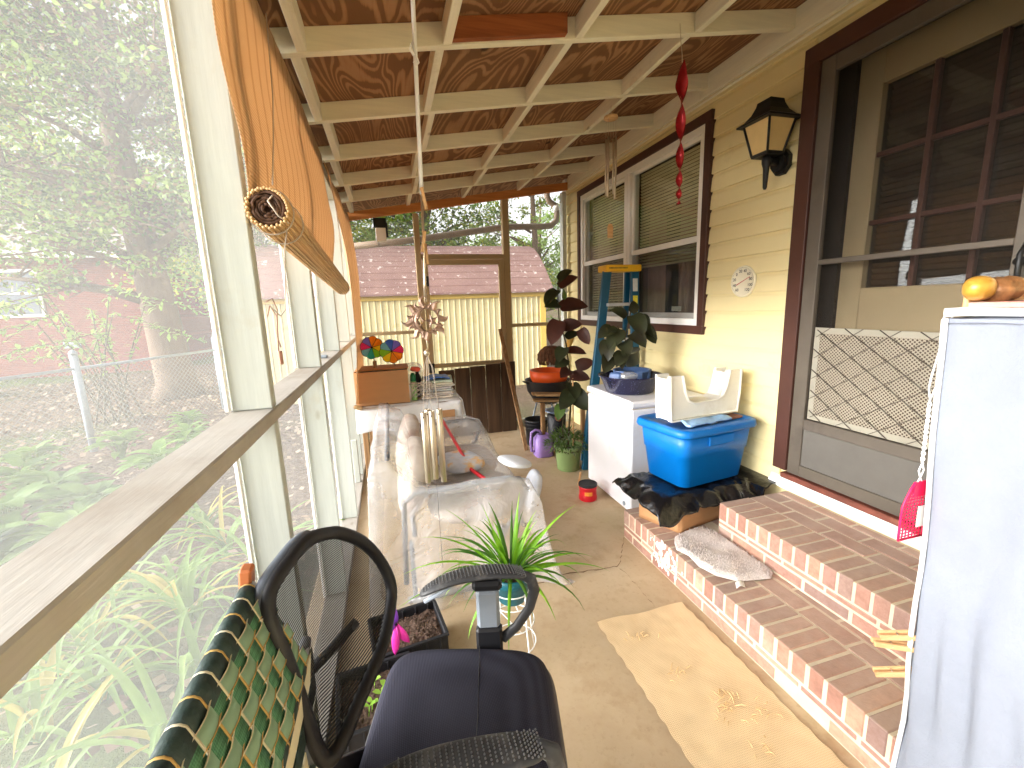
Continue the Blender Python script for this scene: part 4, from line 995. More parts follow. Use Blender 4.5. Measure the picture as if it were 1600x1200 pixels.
MB().box(1.735, 2.065, 3.25, 3.40, LT-.015, LT+.04, c=.008).build('top_cap', 'yellow', ld)
for k in range(5):
    f = .16+.17*k; z_ = LT*(1-f); xa = lerp(1.775, 1.62, f)+.02; xb = lerp(2.03, 2.13, f)-.02; y = lerp(3.31, 3.40, f)
    MB().box(xa, xb, y-.045, y+.03, z_-.012, z_+.014, c=.003).build('step', 'alu', ld)
pp = lambda f, dx=0: (lerp(2.03, 2.13, f)+dx-.0, lerp(3.31, 3.40, f)-.018, LT*(1-f))
MT['labelw'] = mat('white_label', S(222, 222, 216), .6, .1, 30, 0)
MT['labely'] = mat('yellow_label', S(226, 206, 60), .6, .3, 60, 0)
for f0, f1, m in ((.04, .10, 'labelw'), (.12, .2, 'labely')):
    x0, y0, z0 = pp(f0); x1, y1, z1 = pp(f1); MB().add([(x0-.026, y0-.001, z0), (x0+.02, y0-.001, z0), (x1+.02, y1-.001, z1), (x1-.026, y1-.001, z1)], [(0, 1, 2, 3)]).build('warning_label', m, ld)
lab = MB()
for i in range(14): lab.box(1.765+i*.012, 1.772+i*.012, 3.2485, 3.2495, LT+.008, LT+.02, c=0)
lab.build('cap_print', 'ink', ld)

# ------------------------------------------------------------------ storage tote, stool, bag, carton on the lower step
ca = thing('open_carton', 'orange brown carton under a black bin bag on the lower step', 'carton', (1.66, 2.06, .19))
def cart(u, v):
    return (lerp(1.395, 1.50, u), lerp(2.17, 1.925, u), .192+(.175-.07*(max(0, u-.62)/.38)**1.5)*v)
k = MB().grid(cart, 16, 6); k.grid(lambda u, v: (lerp(1.50, 1.95, u), lerp(1.925, 2.02, u), .192+(.105+.07*min(1, u*3))*v), 12, 6); k.grid(lambda u, v: (lerp(1.95, 1.9, u), lerp(2.02, 2.25, u), .192+.175*v), 4, 4); k.grid(lambda u, v: (lerp(1.9, 1.395, u), lerp(2.25, 2.17, u), .192+.175*v), 4, 4)
k.build('wall', 'cardboard', ca, solid=.005)
MB().add([(1.40, 2.165, .193), (1.50, 1.93, .193), (1.94, 2.02, .193), (1.89, 2.245, .193)], [(0, 1, 2, 3)]).build('base', 'cardboard', ca)
MB().box(1.52, 1.9, 2.0, 2.2, .20, .36, c=.01).build('contents', 'paper', ca)
def bagf(u, v):
    x = 1.345+.84*u; y = 1.895+.52*v
    cx = max(0, abs(x-1.735)-.30)/.16; cy = max(0, (1.99-y))/.11; cy2 = max(0, y-2.35)/.1
    d = max(cx, cy, cy2); lx = 1 if x < 1.6 else .55
    z_ = .402-.13*min(1.0, d)*lx*(1+.5*nz((x*5, y*5, 4)))+.022*nz((x*15, y*15, 1))+.03*nz((x*6, y*6, 8))*min(1, d)
    if x > 2.04: z_ = max(z_, .392+.02*sin((x-2.04)*9))
    if d < .05: z_ = min(z_, .402)
    return (x+.02*nz((x*9, y*9, 5)), y+.03*nz((x*8, y*8, 7))*(d > 0), max(z_, .21))
tag(MB().grid(bagf, 90, 60).build('bin_bag', 'bag', solid=.002), 'crinkled black bin bag spread under the blue tote', 'bin bag')
to = thing('storage_tote', 'bright blue plastic storage tote on the black bin bag', 'tote', (1.8, 2.2, .405))
MT['tote'] = mat('blue_tote', S(0, 108, 190), .38, .04, 3, .04, 160, spec=.4)
def rrect(cx, cy, hx, hy, r, n=6):
    o = []
    for (sx, sy, a0) in ((1, 1, 0), (-1, 1, pi/2), (-1, -1, pi), (1, -1, 3*pi/2)):
        for i in range(n+1): t = a0+pi/2*i/n; o.append((cx+sx*(hx-r)+r*cos(t), cy+sy*(hy-r)+r*sin(t)))
    return o
def loft(rings, capb=True, capt=True):
    k = MB(); n = len(rings[0][0]); vs_ = []; fs = []
    for (o, z_) in rings: vs_ += [(x, y, z_) for x, y in o]
    for i in range(len(rings)-1):
        for j in range(n): fs.append((i*n+j, i*n+(j+1) % n, (i+1)*n+(j+1) % n, (i+1)*n+j))
    if capb: fs.append(tuple(range(n))[::-1])
    if capt: fs.append(tuple((len(rings)-1)*n+j for j in range(n)))
    k.add(vs_, fs, True); return k
TCX, TCY = 1.80, 2.20
Rm = rotm(rz=rad(8), loc=(TCX, TCY, 0)) @ Matrix.Translation((-TCX, -TCY, 0))
k = loft([(rrect(TCX, TCY, .235, .155, .05), .41), (rrect(TCX, TCY, .245, .163, .055), .415), (rrect(TCX, TCY, .268, .182, .06), .60), (rrect(TCX, TCY, .273, .187, .06), .603), (rrect(TCX, TCY, .285, .196, .06), .735), (rrect(TCX, TCY, .278, .189, .06), .737)]).xf(Rm).build('bin', 'tote', to)
k = loft([(rrect(TCX, TCY, .288, .199, .06), .735), (rrect(TCX, TCY, .308, .219, .07), .733), (rrect(TCX, TCY, .312, .223, .07), .745), (rrect(TCX, TCY, .308, .219, .07), .772), (rrect(TCX, TCY, .30, .211, .065), .778), (rrect(TCX, TCY, .262, .173, .05), .778), (rrect(TCX, TCY, .256, .167, .05), .768)]).xf(Rm).build('lid', 'tote', to)
for sg in (-1, 1):
    MB().box(TCX-.10, TCX+.10, TCY+sg*.200-.006, TCY+sg*.200+.006, .66, .72, c=.005, M=Rm).build('handle_rib', 'tote', to)
tag(MB().grid(lambda u, v: Rm @ Vector((1.60+.34*u, 2.05+.18*v, .785+.014*nz((u*5, v*4, 2))+.012*sin(pi*v))), 20, 14).build('folded_cloth', mat('light_blue_cloth', S(150, 186, 222), .8, .06, 20, .3, 60), solid=.012), 'light blue folded cloth on the tote lid', 'cloth')
tag(MB().box(1.96, 2.06, 2.07, 2.2, .77, .784, c=.003, M=Rm).build('brown_pad', mat('brown_pad', S(140, 96, 78), .8, .2, 20, .2, 40)), 'brown pad lying on the tote lid beside the cloth', 'pad')
# the white stool lies upside down: a U shaped moulded shell
us = thing('plastic_stool', 'upturned white plastic step stool on the blue tote', 'stool', (1.8, 2.22, .79))
def U(off, z0=.80):
    o = [(-.28, .27), (-.275, .12), (-.265, .0), (.265, .0), (.275, .12), (.28, .27), (.19, .27), (.165, .17), (.14, .115), (.09, .095), (-.09, .095), (-.14, .115), (-.165, .17), (-.19, .27)]
    return [(x*(1-off/.28), z_*(1-off/.15)+off*.4) for x, z_ in o]
MT['stool'] = mat('white_moulded_plastic', S(234, 232, 222), .4, .04, 5, .05, 80, dirt=S(214, 206, 186))
Um = rotm(rz=rad(6), loc=(1.80, 2.20, .80))
MB().prism(U(0), 1, -.075, -.055, Um).build('end_panel', 'stool', us)
MB().prism(U(0), 1, .035, .05, Um).build('end_panel', 'stool', us)
k = MB(); o = U(.012); vs_ = [Um @ Vector((x, -.055, z_)) for x, z_ in o]+[Um @ Vector((x, .035, z_)) for x, z_ in o]; n = len(o)
k.add(vs_, [(i, (i+1) % n, n+(i+1) % n, n+i) for i in range(n) if i in (2, 0, 1, 3, 4, 6, 7, 8, 9, 10, 11, 12)]); k.build('shell', 'stool', us, solid=.006)
k = MB()
k.tube([Um @ Vector((x*.985, -.078, z_)) for x, z_ in [(-.19, .27), (-.165, .17), (-.14, .115), (-.09, .095), (.09, .095), (.14, .115), (.165, .17), (.19, .27)]], .008, 6)
k.tube([Um @ Vector((x, -.078, z_)) for x, z_ in [(-.277, .27), (-.272, .12), (-.26, .004), (.26, .004), (.272, .12), (.277, .27)]], .008, 6); k.build('rolled_rim', 'stool', us)

# grey shaggy mat on the lower step
MO = [(1.405, 1.84), (1.45, 1.895), (1.56, 1.93), (1.66, 1.935), (1.69, 1.86), (1.693, 1.70), (1.692, 1.55), (1.685, 1.47), (1.64, 1.435), (1.56, 1.45), (1.48, 1.465), (1.415, 1.53), (1.385, 1.62), (1.40, 1.71), (1.375, 1.78)]
def mo_f(u, v):
    f = u*len(MO); i = int(f) % len(MO); t = f-int(f); p0 = MO[i]; p1 = MO[(i+1) % len(MO)]
    ex, ey = lerp(p0[0], p1[0], t), lerp(p0[1], p1[1], t); cx, cy = 1.55, 1.68
    x, y = lerp(cx, ex, v), lerp(cy, ey, v); ed = min(1, (1-v)*6)
    return (x, y, .197+.018*ed**.6+.01*nz((x*9, y*9, 3))*ed+.012*max(0, nz((x*5, y*14, 6)))*ed)
a = N('shaggy_grey'); v = a.coords(); n1 = a.noise(v, 150, 3, .7); n2 = a.noise(v, 12, 4, .6)
cc = a.ramp(n1, [(.3, S(196, 186, 180)), (.7, S(232, 224, 218))]); cc = a.mix(a.ramp(n2, [(.4, 0.), (.7, .4)]), cc, S(186, 170, 166))
MT['shag'] = a.end(a.bsdf(cc, .95, 0, .1, a.bump(n1, .5, .008)))
mt_ = thing('bath_mat', 'crumpled grey shaggy bath mat on the lower brick step', 'mat', (1.55, 1.68, .19))
k = MB().grid(mo_f, 150, 40); k.build('pile', 'shag', mt_)
tf = MB()
for i in range(2600):
    u, vv = rnd(0, 1), rnd(.1, 1)**.6; p = Vector(mo_f(u, vv)); d = Vector((rnd(-1, 1), rnd(-1, 1), rnd(.2, 1))).normalized()*rnd(.007, .014); s_ = d.cross(Vector((0, 0, 1))).normalized()*.0018
    tf.add([p-s_, p+s_, p+d], [(0, 1, 2)])
q = tf.build('tufts', 'shag', mt_); q['kind'] = 'stuff'
MB().grid(lambda u, v: (1.452+.05*u-.02*v, 1.455-.03*v+.0*u, .205+.008*sin(u*4)-.006*v), 6, 4).build('care_tag', 'white', mt_, solid=.001)

# woven rug on the floor
rg = thing('woven_rug', 'pale tan woven rag rug on the concrete floor below the steps', 'rug', (1.07, 1.15, 0))
RG = m_weave('tan_weave', S(224, 198, 158), .0065, .5, S(202, 172, 128))
MT['rugtan'] = RG
def rugf(u, v):
    x = lerp(.838, 1.305, u)+.003*sin(v*90)*(abs(u-.5) > .45)+.002*sin(v*11); y = lerp(.55, 1.642, v)-.01*u+.006*sin(u*9)
    w_ = .0012*nz((x*16, y*16, 0))+.002*max(0, nz((x*5, y*9, 4)))
    return (x, y, .009+w_*(min(u, 1-u) > .02))
MB().grid(rugf, 60, 140).build('weave', RG, rg)
tf = MB()
for cx_, cy_, n_ in ((.99, 1.5, 9), (1.02, 1.28, 10), (1.1, 1.12, 16), (1.06, 1.08, 12), (1.2, 1.05, 10), (1.1, .92, 8)):
    for i in range(n_):
        x, y = random.gauss(cx_, .035), random.gauss(cy_, .02); p = Vector((x, y, .012)); d = Vector((rnd(-.03, .03), rnd(-.03, .03), rnd(.004, .012)))
        tf.tube([p, p+d*.6+Vector((0, 0, .006)), p+d], [.0015, .002, .0008], 4, cap=False)
q = tf.build('frayed_threads', mat('rug_thread', S(222, 188, 136), .9, .1, 20, 0), rg); q['kind'] = 'stuff'

# red coffee can with lid
cn = thing('coffee_can', 'red plastic coffee can with a black lid on the floor by the freezer', 'can', (1.385, 2.87, 0))
MB().lathe([(.066, .001), (.07, .006), (.07, .03), (.066, .045), (.066, .085), (.07, .1), (.07, .118)], (1.385, 2.87, 0), 28).build('tub', 'red', cn)
MB().lathe([(.072, .114), (.073, .118), (.073, .130), (.068, .133), (.062, .129), (0, .129)], (1.385, 2.87, 0), 28).build('lid', 'black', cn)
MB().grid(lambda u, v: (1.385+.0672*cos(3.9+.9*u), 2.87+.0672*sin(3.9+.9*u), .05+.03*v), 8, 2).build('label_patch', mat('label_orange', S(240, 150, 60), .5, .3, 90, 0), cn)
tag(bar((1.42, 3.12, .01), (1.385, 3.0, .17), .018, .012, 'brush_handle', 'pin', None), 'short pale wooden handle leaning behind the red can', 'handle')

# ------------------------------------------------------------------ far right clutter
wcn = thing('watering_can', 'lavender plastic watering can on the concrete beside the green pot', 'watering can', (1.39, 3.93, 0))
MT['lav'] = mat('lavender_plastic', S(150, 122, 186), .45, .06, 6, .05, 60)
WX, WY = 1.40, 3.92
loft([(rrect(WX, WY, .085, .075, .05), .001), (rrect(WX, WY, .095, .085, .055), .01), (rrect(WX, WY, .092, .082, .055), .18), (rrect(WX, WY, .06, .055, .04), .225), (rrect(WX, WY, .045, .045, .035), .23), (rrect(WX, WY, .045, .045, .035), .2)]).build('body', 'lav', wcn)
MB().tube([(WX-.085, WY, .05), (WX-.125, WY, .06), (WX-.135, WY-.005, .15), (WX-.125, WY, .25), (WX-.08, WY, .275), (WX-.03, WY, .26), (WX-.02, WY, .225)], .013, 8).build('handle', 'lav', wcn)
MB().tube([(WX+.085, WY, .04), (WX+.14, WY, .12), (WX+.2, WY, .22)], [.022, .017, .013], 10).build('spout', 'lav', wcn)
gp_ = thing('green_planter', 'pale green pot with bushy leaves and a tall dark leaved stem', 'potted plant', (1.49, 3.5, 0))
MB().lathe([(.092, .001), (.1, .006), (.118, .2), (.128, .205), (.13, .235), (.122, .238), (.112, .21), (0, .2)], (1.49, 3.5, 0), 32).build('pot', mat('sage_pot', S(136, 160, 104), .5, .08, 8, .1, 60, dirt=S(170, 170, 130)), gp_)
for k in range(5):
    a_ = 3.6+k*.45; MB().tube([(1.49+.127*cos(a_), 3.5+.127*sin(a_), .205), (1.49+.135*cos(a_+.08), 3.5+.135*sin(a_+.08), .195), (1.49+.127*cos(a_+.16), 3.5+.127*sin(a_+.16), .205)], .005, 5).build('rim_loop', 'stem', gp_)
MB().lathe([(0, .203), (.112, .201)], (1.49, 3.5, 0), 20).build('soil', 'soil', gp_)
bs = MB()
for i in range(430):
    a_ = rnd(0, 2*pi); r_a = rnd(.0, 1)**.6*.19; h = .2+.17*(1-(r_a/.2)**2)*rnd(.5, 1.1); p = Vector((1.49+r_a*cos(a_), 3.5+r_a*sin(a_), h)); d = Vector((cos(a_)*rnd(.2, 1), sin(a_)*rnd(.2, 1), rnd(-.3, .8))).normalized()
    bs.k = random.choice((0, 0, 1)); bs.leaf(p, p+d*rnd(.04, .075), rnd(.012, .02), .08, .3, 2)
q = bs.build('bushy_leaves', ['greenleaf', m_leaf('grey_green_leaf', S(84, 98, 74), S(136, 146, 116), .25, .5)], gp_); q['kind'] = 'stuff'
MB().tube([(1.49, 3.5, .2), (1.52, 3.5, .6), (1.53, 3.52, .85), (1.50, 3.54, 1.15), (1.44, 3.55, 1.38), (1.43, 3.55, 1.6), (1.45, 3.55, 1.74)], [.009, .009, .008, .007, .006, .005, .004], 7).build('stem', 'stem', gp_)
MB().tube([(1.53, 3.47, .2), (1.535, 3.48, .85)], .007, 6).build('stake', 'pin', gp_)
MB().tube([(1.44, 3.46, .2), (1.42, 3.46, .42), (1.45, 3.47, .6)], .004, 6).build('stem', 'stem', gp_)
LV = [(1.44, 3.55, 1.70, .35, -.3, .3, .15, 'darkleaf'), (1.45, 3.55, 1.64, .9, -.1, .5, .19, 'burgleaf'), (1.43, 3.55, 1.62, -.7, -.2, -.7, .19, 'darkleaf'), (1.44, 3.55, 1.5, -.8, -.3, -.1, .17, 'darkleaf'), (1.45, 3.55, 1.46, 1, -.1, .05, .26, 'burgleaf'), (1.44, 3.55, 1.36, -.5, -.3, -1, .24, 'burgleaf'), (1.46, 3.54, 1.30, .7, -.3, .1, .18, 'burgleaf'), (1.62, 3.5, 1.28, .4, -.5, -1, .16, 'burgleaf'), (1.48, 3.54, 1.12, -.5, -.5, -.6, .18, 'darkleaf'), (1.50, 3.54, 1.08, .8, -.4, -.1, .18, 'burgleaf'), (1.49, 3.53, 1.02, -.7, -.4, -.3, .17, 'darkleaf'), (1.52, 3.52, .92, -.6, -.5, -.2, .18, 'burgleaf'), (1.53, 3.52, .86, .7, -.5, -.1, .18, 'burgleaf'), (1.53, 3.52, .80, -.1, -.8, -.6, .2, 'darkleaf'), (1.53, 3.5, .74, .5, -.6, -.8, .24, 'darkleaf'), (1.52, 3.5, .72, -.7, -.5, -.6, .22, 'darkleaf'), (1.42, 3.48, .62, -.4, -.4, -.9, .15, 'greenleaf'), (1.5, 3.54, 1.2, .9, .1, .3, .14, 'darkleaf'), (1.47, 3.55, 1.55, -.2, -.6, .7, .12, 'greenleaf'), (1.58, 3.52, .95, .9, -.2, .2, .17, 'burgleaf')]
for x, y, z_, dx, dy, dz, L, m in LV: big_leaf((x, y, z_), (dx, dy, dz), L, L*.6, m, gp_, .06)
tag(pillow('corn_cob', mat('dried_yellow', S(222, 176, 84), .7, .15, 40, .3, 60), None, rotm(rz=.5, ry=.5, loc=(1.68, 3.85, 1.17)), .03, .03, .09, 2.4), 'yellow husk bundle behind the tall dark leaved plant', 'husk')
gk = thing('kettle_grill', 'black kettle grill bowl on thin legs in the far right corner', 'grill', (1.62, 4.35, 0))
MB().lathe([(0, .42), (.09, .435), (.17, .49), (.225, .58), (.245, .69), (.25, .70), (.24, .70), (.215, .58), (.16, .50), (0, .44)], (1.62, 4.35, 0), 36).build('bowl', 'black', gk)
for a_ in (.5, 2.6, 4.7): MB().tube([(1.62+.12*cos(a_), 4.35+.12*sin(a_), .46), (1.62+.24*cos(a_), 4.35+.24*sin(a_), .01)], .01, 8).build('leg', 'galv', gk)
MB().tube([(1.375, 4.33, .68), (1.33, 4.32, .70), (1.34, 4.28, .70), (1.38, 4.28, .685)], .009, 6).build('handle', 'black', gk)
tag(MB().lathe([(0, .60), (.15, .60), (.205, .72), (.212, .80), (.2, .80), (.16, .63), (0, .63)], (1.64, 4.36, 0), 30).build('orange_bucket', mat('orange_plastic', S(232, 92, 36), .4, .05, 5, .03, 60)), 'bright orange basin nested in the black grill bowl', 'basin')
mp = MB()
for i in range(260):
    a_ = rnd(0, 2*pi); e = rnd(.1, 1.5); R_ = .13; c = Vector((1.66, 4.34, .93)); pts = []
    for j in range(6):
        f = j/5; ph = pi/2-f*2.1; pts.append(c+Vector((R_*cos(a_)*cos(ph)*(1+.1*f), R_*sin(a_)*cos(ph), R_*1.0*sin(ph)))+Vector((rnd(-.01, .01), rnd(-.01, .01), 0)))
    mp.tube(pts, [.007, .008, .008, .007, .005, .003], 4)
tag(mp.build('mop_head', mat('brown_fibre', S(98, 66, 44), .9, .35, 30, .4, 60)), 'shaggy brown fibre mop head heaped in the orange basin', 'mop head')
bn = thing('plank_bench', 'low rough plank bench behind the green planter', 'bench', (1.64, 3.98, 0))
for k, (y, z_, rz_) in enumerate(((3.9, .60, -.10), (4.0, .585, -.16), (3.97, .53, -.04))):
    MB().box(-.31, .31, -.045, .045, 0, .022, c=.003, M=rotm(rz=rz_, ry=rad(4), loc=(1.64, y, z_))).build('plank', 'woodX', bn)
for x in (1.42, 1.86): MB().box(x-.02, x+.02, 3.95, 3.99, 0, .53).build('leg', 'wood', bn)
bk_ = thing('nursery_bucket', 'black ribbed plastic bucket behind the watering can', 'bucket', (1.43, 4.2, 0))
MB().lathe([(.1, .001), (.105, .01), (.12, .27), (.128, .272), (.13, .29), (.122, .29), (.112, .06), (0, .05)], (1.45, 4.27, 0), 28).build('body', 'black', bk_)
for z_ in (.17, .21, .25): MB().tube([(1.45+(.1+.075*z_+.004)*cos(t*pi/14), 4.27+(.1+.075*z_+.004)*sin(t*pi/14), z_) for t in range(28)], .005, 5, closed=True).build('rib', 'black', bk_)
tag(MB().lathe([(0, .325), (.06, .325), (.1, .35), (.13, .355), (.13, .36), (.095, .36), (.06, .335), (0, .335)], (1.62, 4.1, .05), 26).build('pie_dish', mat('blue_white_glaze', S(150, 170, 200), .3, .3, 30, 0)), 'blue and white shallow dish under the plank bench', 'dish')
tag(MB().lathe([(.08, .0), (.09, .01), (.1, .36), (.09, .37), (0, .37)], (1.62, 4.1, 0), 22).build('dark_pot', 'black'), 'dark upturned pot carrying the blue and white dish', 'pot')
tag(pillow('dried_seed_head', mat('rust_fibre', S(122, 74, 52), .95, .3, 60, .8, 90), None, rotm(loc=(1.45, 3.62, .48)), .035, .035, .055, 2), 'rust brown dried seed head drooping left of the planter', 'seed head')
tag(bar((1.285, 4.12, .0), (1.23, 4.84, 1.24), .045, .02, 'leaning_board', 'wood', None), 'weathered wooden lath leaning against the far door post', 'lath')
fld = thing('floodlight', 'black and white floodlight box hanging under the far header', 'floodlight', (0, 4.95, 2.2))
MB().box(-.07, .06, 4.86, 4.945, 2.345, 2.44, c=.006).build('hood', 'blackmetal', fld); MB().box(-.055, .05, 4.87, 4.935, 2.21, 2.344, c=.004).build('lamp_box', 'white', fld); MB().box(.0505, .07, 4.88, 4.93, 2.25, 2.4, c=.004).build('bracket', 'blackmetal', fld); MB().tube([(-.03, 4.9, 2.21), (-.03, 4.9, 2.17)], .004, 6).build('pull', 'blackmetal', fld)
dsp = thing('downspout', 'grey metal downspout crossing outside the far screen with an elbow', 'downspout', (1, 5.4, 2.2))
MB().tube([(2.06, 5.40, 3.0), (2.05, 5.40, 2.84), (2.08, 5.40, 2.78), (2.16, 5.40, 2.73), (2.18, 5.40, 2.66), (2.17, 5.40, 2.55), (2.10, 5.40, 2.49), (1.98, 5.40, 2.475), (1.5, 5.40, 2.465), (.3, 5.38, 2.29), (-.6, 5.36, 2.19)], .038, 10).build('pipe', mat('brown_grey_pipe', S(132, 112, 92), .5, .12, 8, .1, 50), dsp)
MB().tube([(2.155, 5.40, 2.735), (2.182, 5.40, 2.67)], .042, 10).build('collar', 'white', dsp)

# ------------------------------------------------------------------ spider plant on a white wire stand
ws = thing('wire_stand', 'white wire plant stand in front of the covered loveseat', 'plant stand', (.40, 1.56, 0))
PX, PY = .405, 1.56
k = MB()
for z_, rr in ((.36, .088), (.30, .086), (.20, .09), (.10, .095)): k.tube([(PX+rr*cos(t*pi/14), PY+rr*sin(t*pi/14), z_) for t in range(28)], .0028, 5, closed=True)
k.build('ring', 'whitewire', ws)
for a_ in (.4, 1.97, 3.54, 5.11):
    MB().tube([(PX+.086*cos(a_), PY+.086*sin(a_), .362), (PX+.09*cos(a_), PY+.09*sin(a_), .2), (PX+.115*cos(a_), PY+.115*sin(a_), .003)], .0035, 6).build('leg', 'whitewire', ws)
    MB().tube([(PX+.088*cos(a_+.2), PY+.088*sin(a_+.2), .30), (PX+.08*cos(a_+.8), PY+.08*sin(a_+.8), .25), (PX+.088*cos(a_+1.3), PY+.088*sin(a_+1.3), .20)], .002, 5).build('scroll', 'whitewire', ws)
k = MB().tube([(PX-.085, PY, .30), (PX+.085, PY, .30)], .0025, 5); k.tube([(PX, PY-.085, .30), (PX, PY+.085, .30)], .0025, 5); k.build('cross_wire', 'whitewire', ws)
spd = thing('spider_plant', 'green striped spider plant in a teal pot on the wire stand', 'potted plant', (PX, PY, .30))
MB().lathe([(.058, .304), (.06, .308), (.078, .385), (.086, .39), (.088, .425), (.082, .428), (.076, .40), (0, .395)], (PX, PY, 0), 32).build('pot', mat('teal_pot', S(24, 92, 104), .4, .08, 8, .1, 60), spd)
MB().lathe([(0, .405), (.077, .4)], (PX, PY, 0), 20).build('soil', 'soil', spd)
a = N('spider_leaf'); n = a.noise(a.coords(), 9, 3, .6); cc = a.ramp(n, [(.3, S(96, 150, 34)), (.55, S(130, 186, 48)), (.75, S(170, 206, 80))])
t = a.n('BsdfTranslucent'); a.l(cc, t.inputs[0]); MT['spider'] = a.end(a.mixs(.4, a.bsdf(cc, .4, 0, .4), t))
MT['spider2'] = m_leaf('spider_leaf_dark', S(58, 96, 34), S(86, 126, 48), .35, .45)
def blade(a_, L, rise, droop, w_, m):
    k = MB(); vs_ = []; fs = []; n = 9; p = Vector((PX+.015*cos(a_), PY+.015*sin(a_), .40)); ph = rise
    for i in range(n+1):
        f = i/n; ww = w_*(.55+.45*sin(pi*min(1, f*1.1)))*(1-f**2.5)+.0004
        d = Vector((cos(a_)*cos(ph), sin(a_)*cos(ph), sin(ph))); s_ = Vector((-sin(a_), cos(a_), 0))
        up_ = d.cross(s_)*-1
        vs_ += [p-s_*ww+up_*ww*.45, p, p+s_*ww+up_*ww*.45]
        if i: o = 3*i-3; fs += [(o, o+1, o+4, o+3), (o+1, o+2, o+5, o+4)]
        p = p+d*(L/n); ph -= droop/n*(.6+f)
    k.add(vs_, fs, True); k.build('leaf', m, spd)
for i in range(54):
    a_ = i*2.39996+rnd(-.2, .2); q = i/54; blade(a_, rnd(.24, .38), 1.45-1.0*q+rnd(-.12, .12), .9+1.0*q+rnd(-.2, .3), rnd(.007, .0115), random.choice(('spider', 'spider', 'spider2')))
for (a_, L, rs, dr) in ((2.6, .33, 1.35, .25), (.9, .34, 1.38, .3), (.1, .40, 1.0, .75), (3.0, .42, .95, 1.0), (3.25, .46, .75, 1.15), (3.45, .48, .5, .9), (-.15, .36, .6, 1.2), (3.7, .3, .1, 1.6), (-.4, .4, .5, 1.0), (2.9, .4, 1.15, .6)): blade(a_, L, rs, dr, .0115, 'spider')

# ------------------------------------------------------------------ seed trays with soil, pinwheel flower
def tray(cx, cy, hx, hy, rz_, h, label):
    t = thing('planter_tray', label, 'planter', (cx, cy, 0), 'black planter trays of soil')
    M = rotm(rz=rz_, loc=(cx, cy, 0)); k = MB(); th_ = .005
    for sg in (-1, 1): k.box(sg*hx-th_, sg*hx+th_, -hy, hy, 0, h, c=.002, M=M); k.box(-hx, hx, sg*hy-th_, sg*hy+th_, 0, h+.001, c=.002, M=M)
    k.box(-hx, hx, -hy, hy, 0, .006, c=0, M=M); k.build('box', 'black', t)
    for i in range(5):
        x = -hx+2*hx*(i+.5)/5
        for sg in (-1, 1): MB().box(x-.004, x+.004, sg*hy-.009, sg*hy+.009, 0, h+.004, c=.002, M=M).build('rib', 'black', t)
    for sg in (-1, 1): MB().box(-hx-.008, hx+.008, sg*(hy+.004)-.008, sg*(hy+.004)+.008, h, h+.008, c=.002, M=M).build('rim', 'black', t); MB().box(sg*(hx+.002)-.008, sg*(hx+.002)+.008, -hy+.004, hy-.004, h+.0005, h+.0075, c=.002, M=M).build('rim', 'black', t)
    k = MB().grid(lambda u, v: M @ Vector(((u-.5)*2*(hx-.006), (v-.5)*2*(hy-.006), h-.035+.014*nz((u*5+cx, v*5, 0))+.009*nz((u*26, v*26, 3))+.02*sin(pi*u)*sin(pi*v))), 60, 60).build('soil', 'soil', t)
    cr = MB()
    for i in range(900):
        u, vv = rnd(.02, .98), rnd(.02, .98); s_ = rnd(.002, .006); p = M @ Vector(((u-.5)*2*(hx-.01), (vv-.5)*2*(hy-.01), h-.03+.02*sin(pi*u)*sin(pi*vv)+rnd(-.004, .008)))
        q_ = [p+Vector((rnd(-s_, s_), rnd(-s_, s_), rnd(-s_, s_))) for _ in range(4)]; cr.add(q_, [(0, 1, 2), (0, 2, 3), (0, 3, 1), (1, 3, 2)])
    o = cr.build('soil_crumbs', 'soil', t); o['kind'] = 'stuff'
    return t
tray(-.03, 1.72, .145, .115, rad(8), .145, 'black planter tray of loose dry soil beside the pink pinwheel')
t2 = tray(-.15, 1.43, .13, .13, rad(6), .14, 'black planter tray with small green seedlings behind the office chair')
for i in range(9):
    x, y = -.13+rnd(-.06, .05), 1.42+rnd(-.06, .06); k = MB().tube([(x, y, .11), (x+.005, y, .155)], .0015, 4)
    for sg in (1, -1): d = Vector((sg*rnd(.6, 1), rnd(-.7, .7), .5)).normalized(); k.leaf((x+.005, y, .155), Vector((x+.005, y, .155))+d*.032, .024, .08, .2, 3)
    k.build('seedling', m_leaf('seedling_%d' % i, S(140, 190, 60), S(176, 214, 96), .4, .5) if i == 0 else bpy.data.materials['seedling_0'], t2)
pf = thing('flower_pinwheel', 'pink and purple plastic pinwheel flower stuck in the soil tray', 'pinwheel', (-.07, 1.62, 0))
fc = Vector((-.068, 1.585, .28)); MT['pk'] = mat('hot_pink', S(240, 60, 176), .35, .05, 5, 0); MT['pu'] = mat('purple_plastic', S(150, 84, 226), .35, .05, 5, 0)
MB().tube([fc, (-.072, 1.60, .1)], .003, 6).build('stick', 'pk', pf)
for d, L, m in (((.45, -.15, -.85), .095, 'pk'), ((-.12, -.2, -1), .12, 'pk'), ((-.55, -.2, .35), .06, 'pu'), ((-.12, 0, 1), .115, 'pu'), ((-.8, -.1, -.1), .055, 'pu')):
    dv = Vector(d).normalized(); MB().leaf(fc, fc+dv*L, .032, .12, .3, 6, up=(0, -1, .2)).build('petal', m, pf, solid=.0015)
MB().lathe([(0, -.008), (.005, -.006), (.005, .006), (0, .007)], tuple(fc), 10, Matrix.Rotation(rad(90), 4, 'X')).build('hub', 'black', pf)

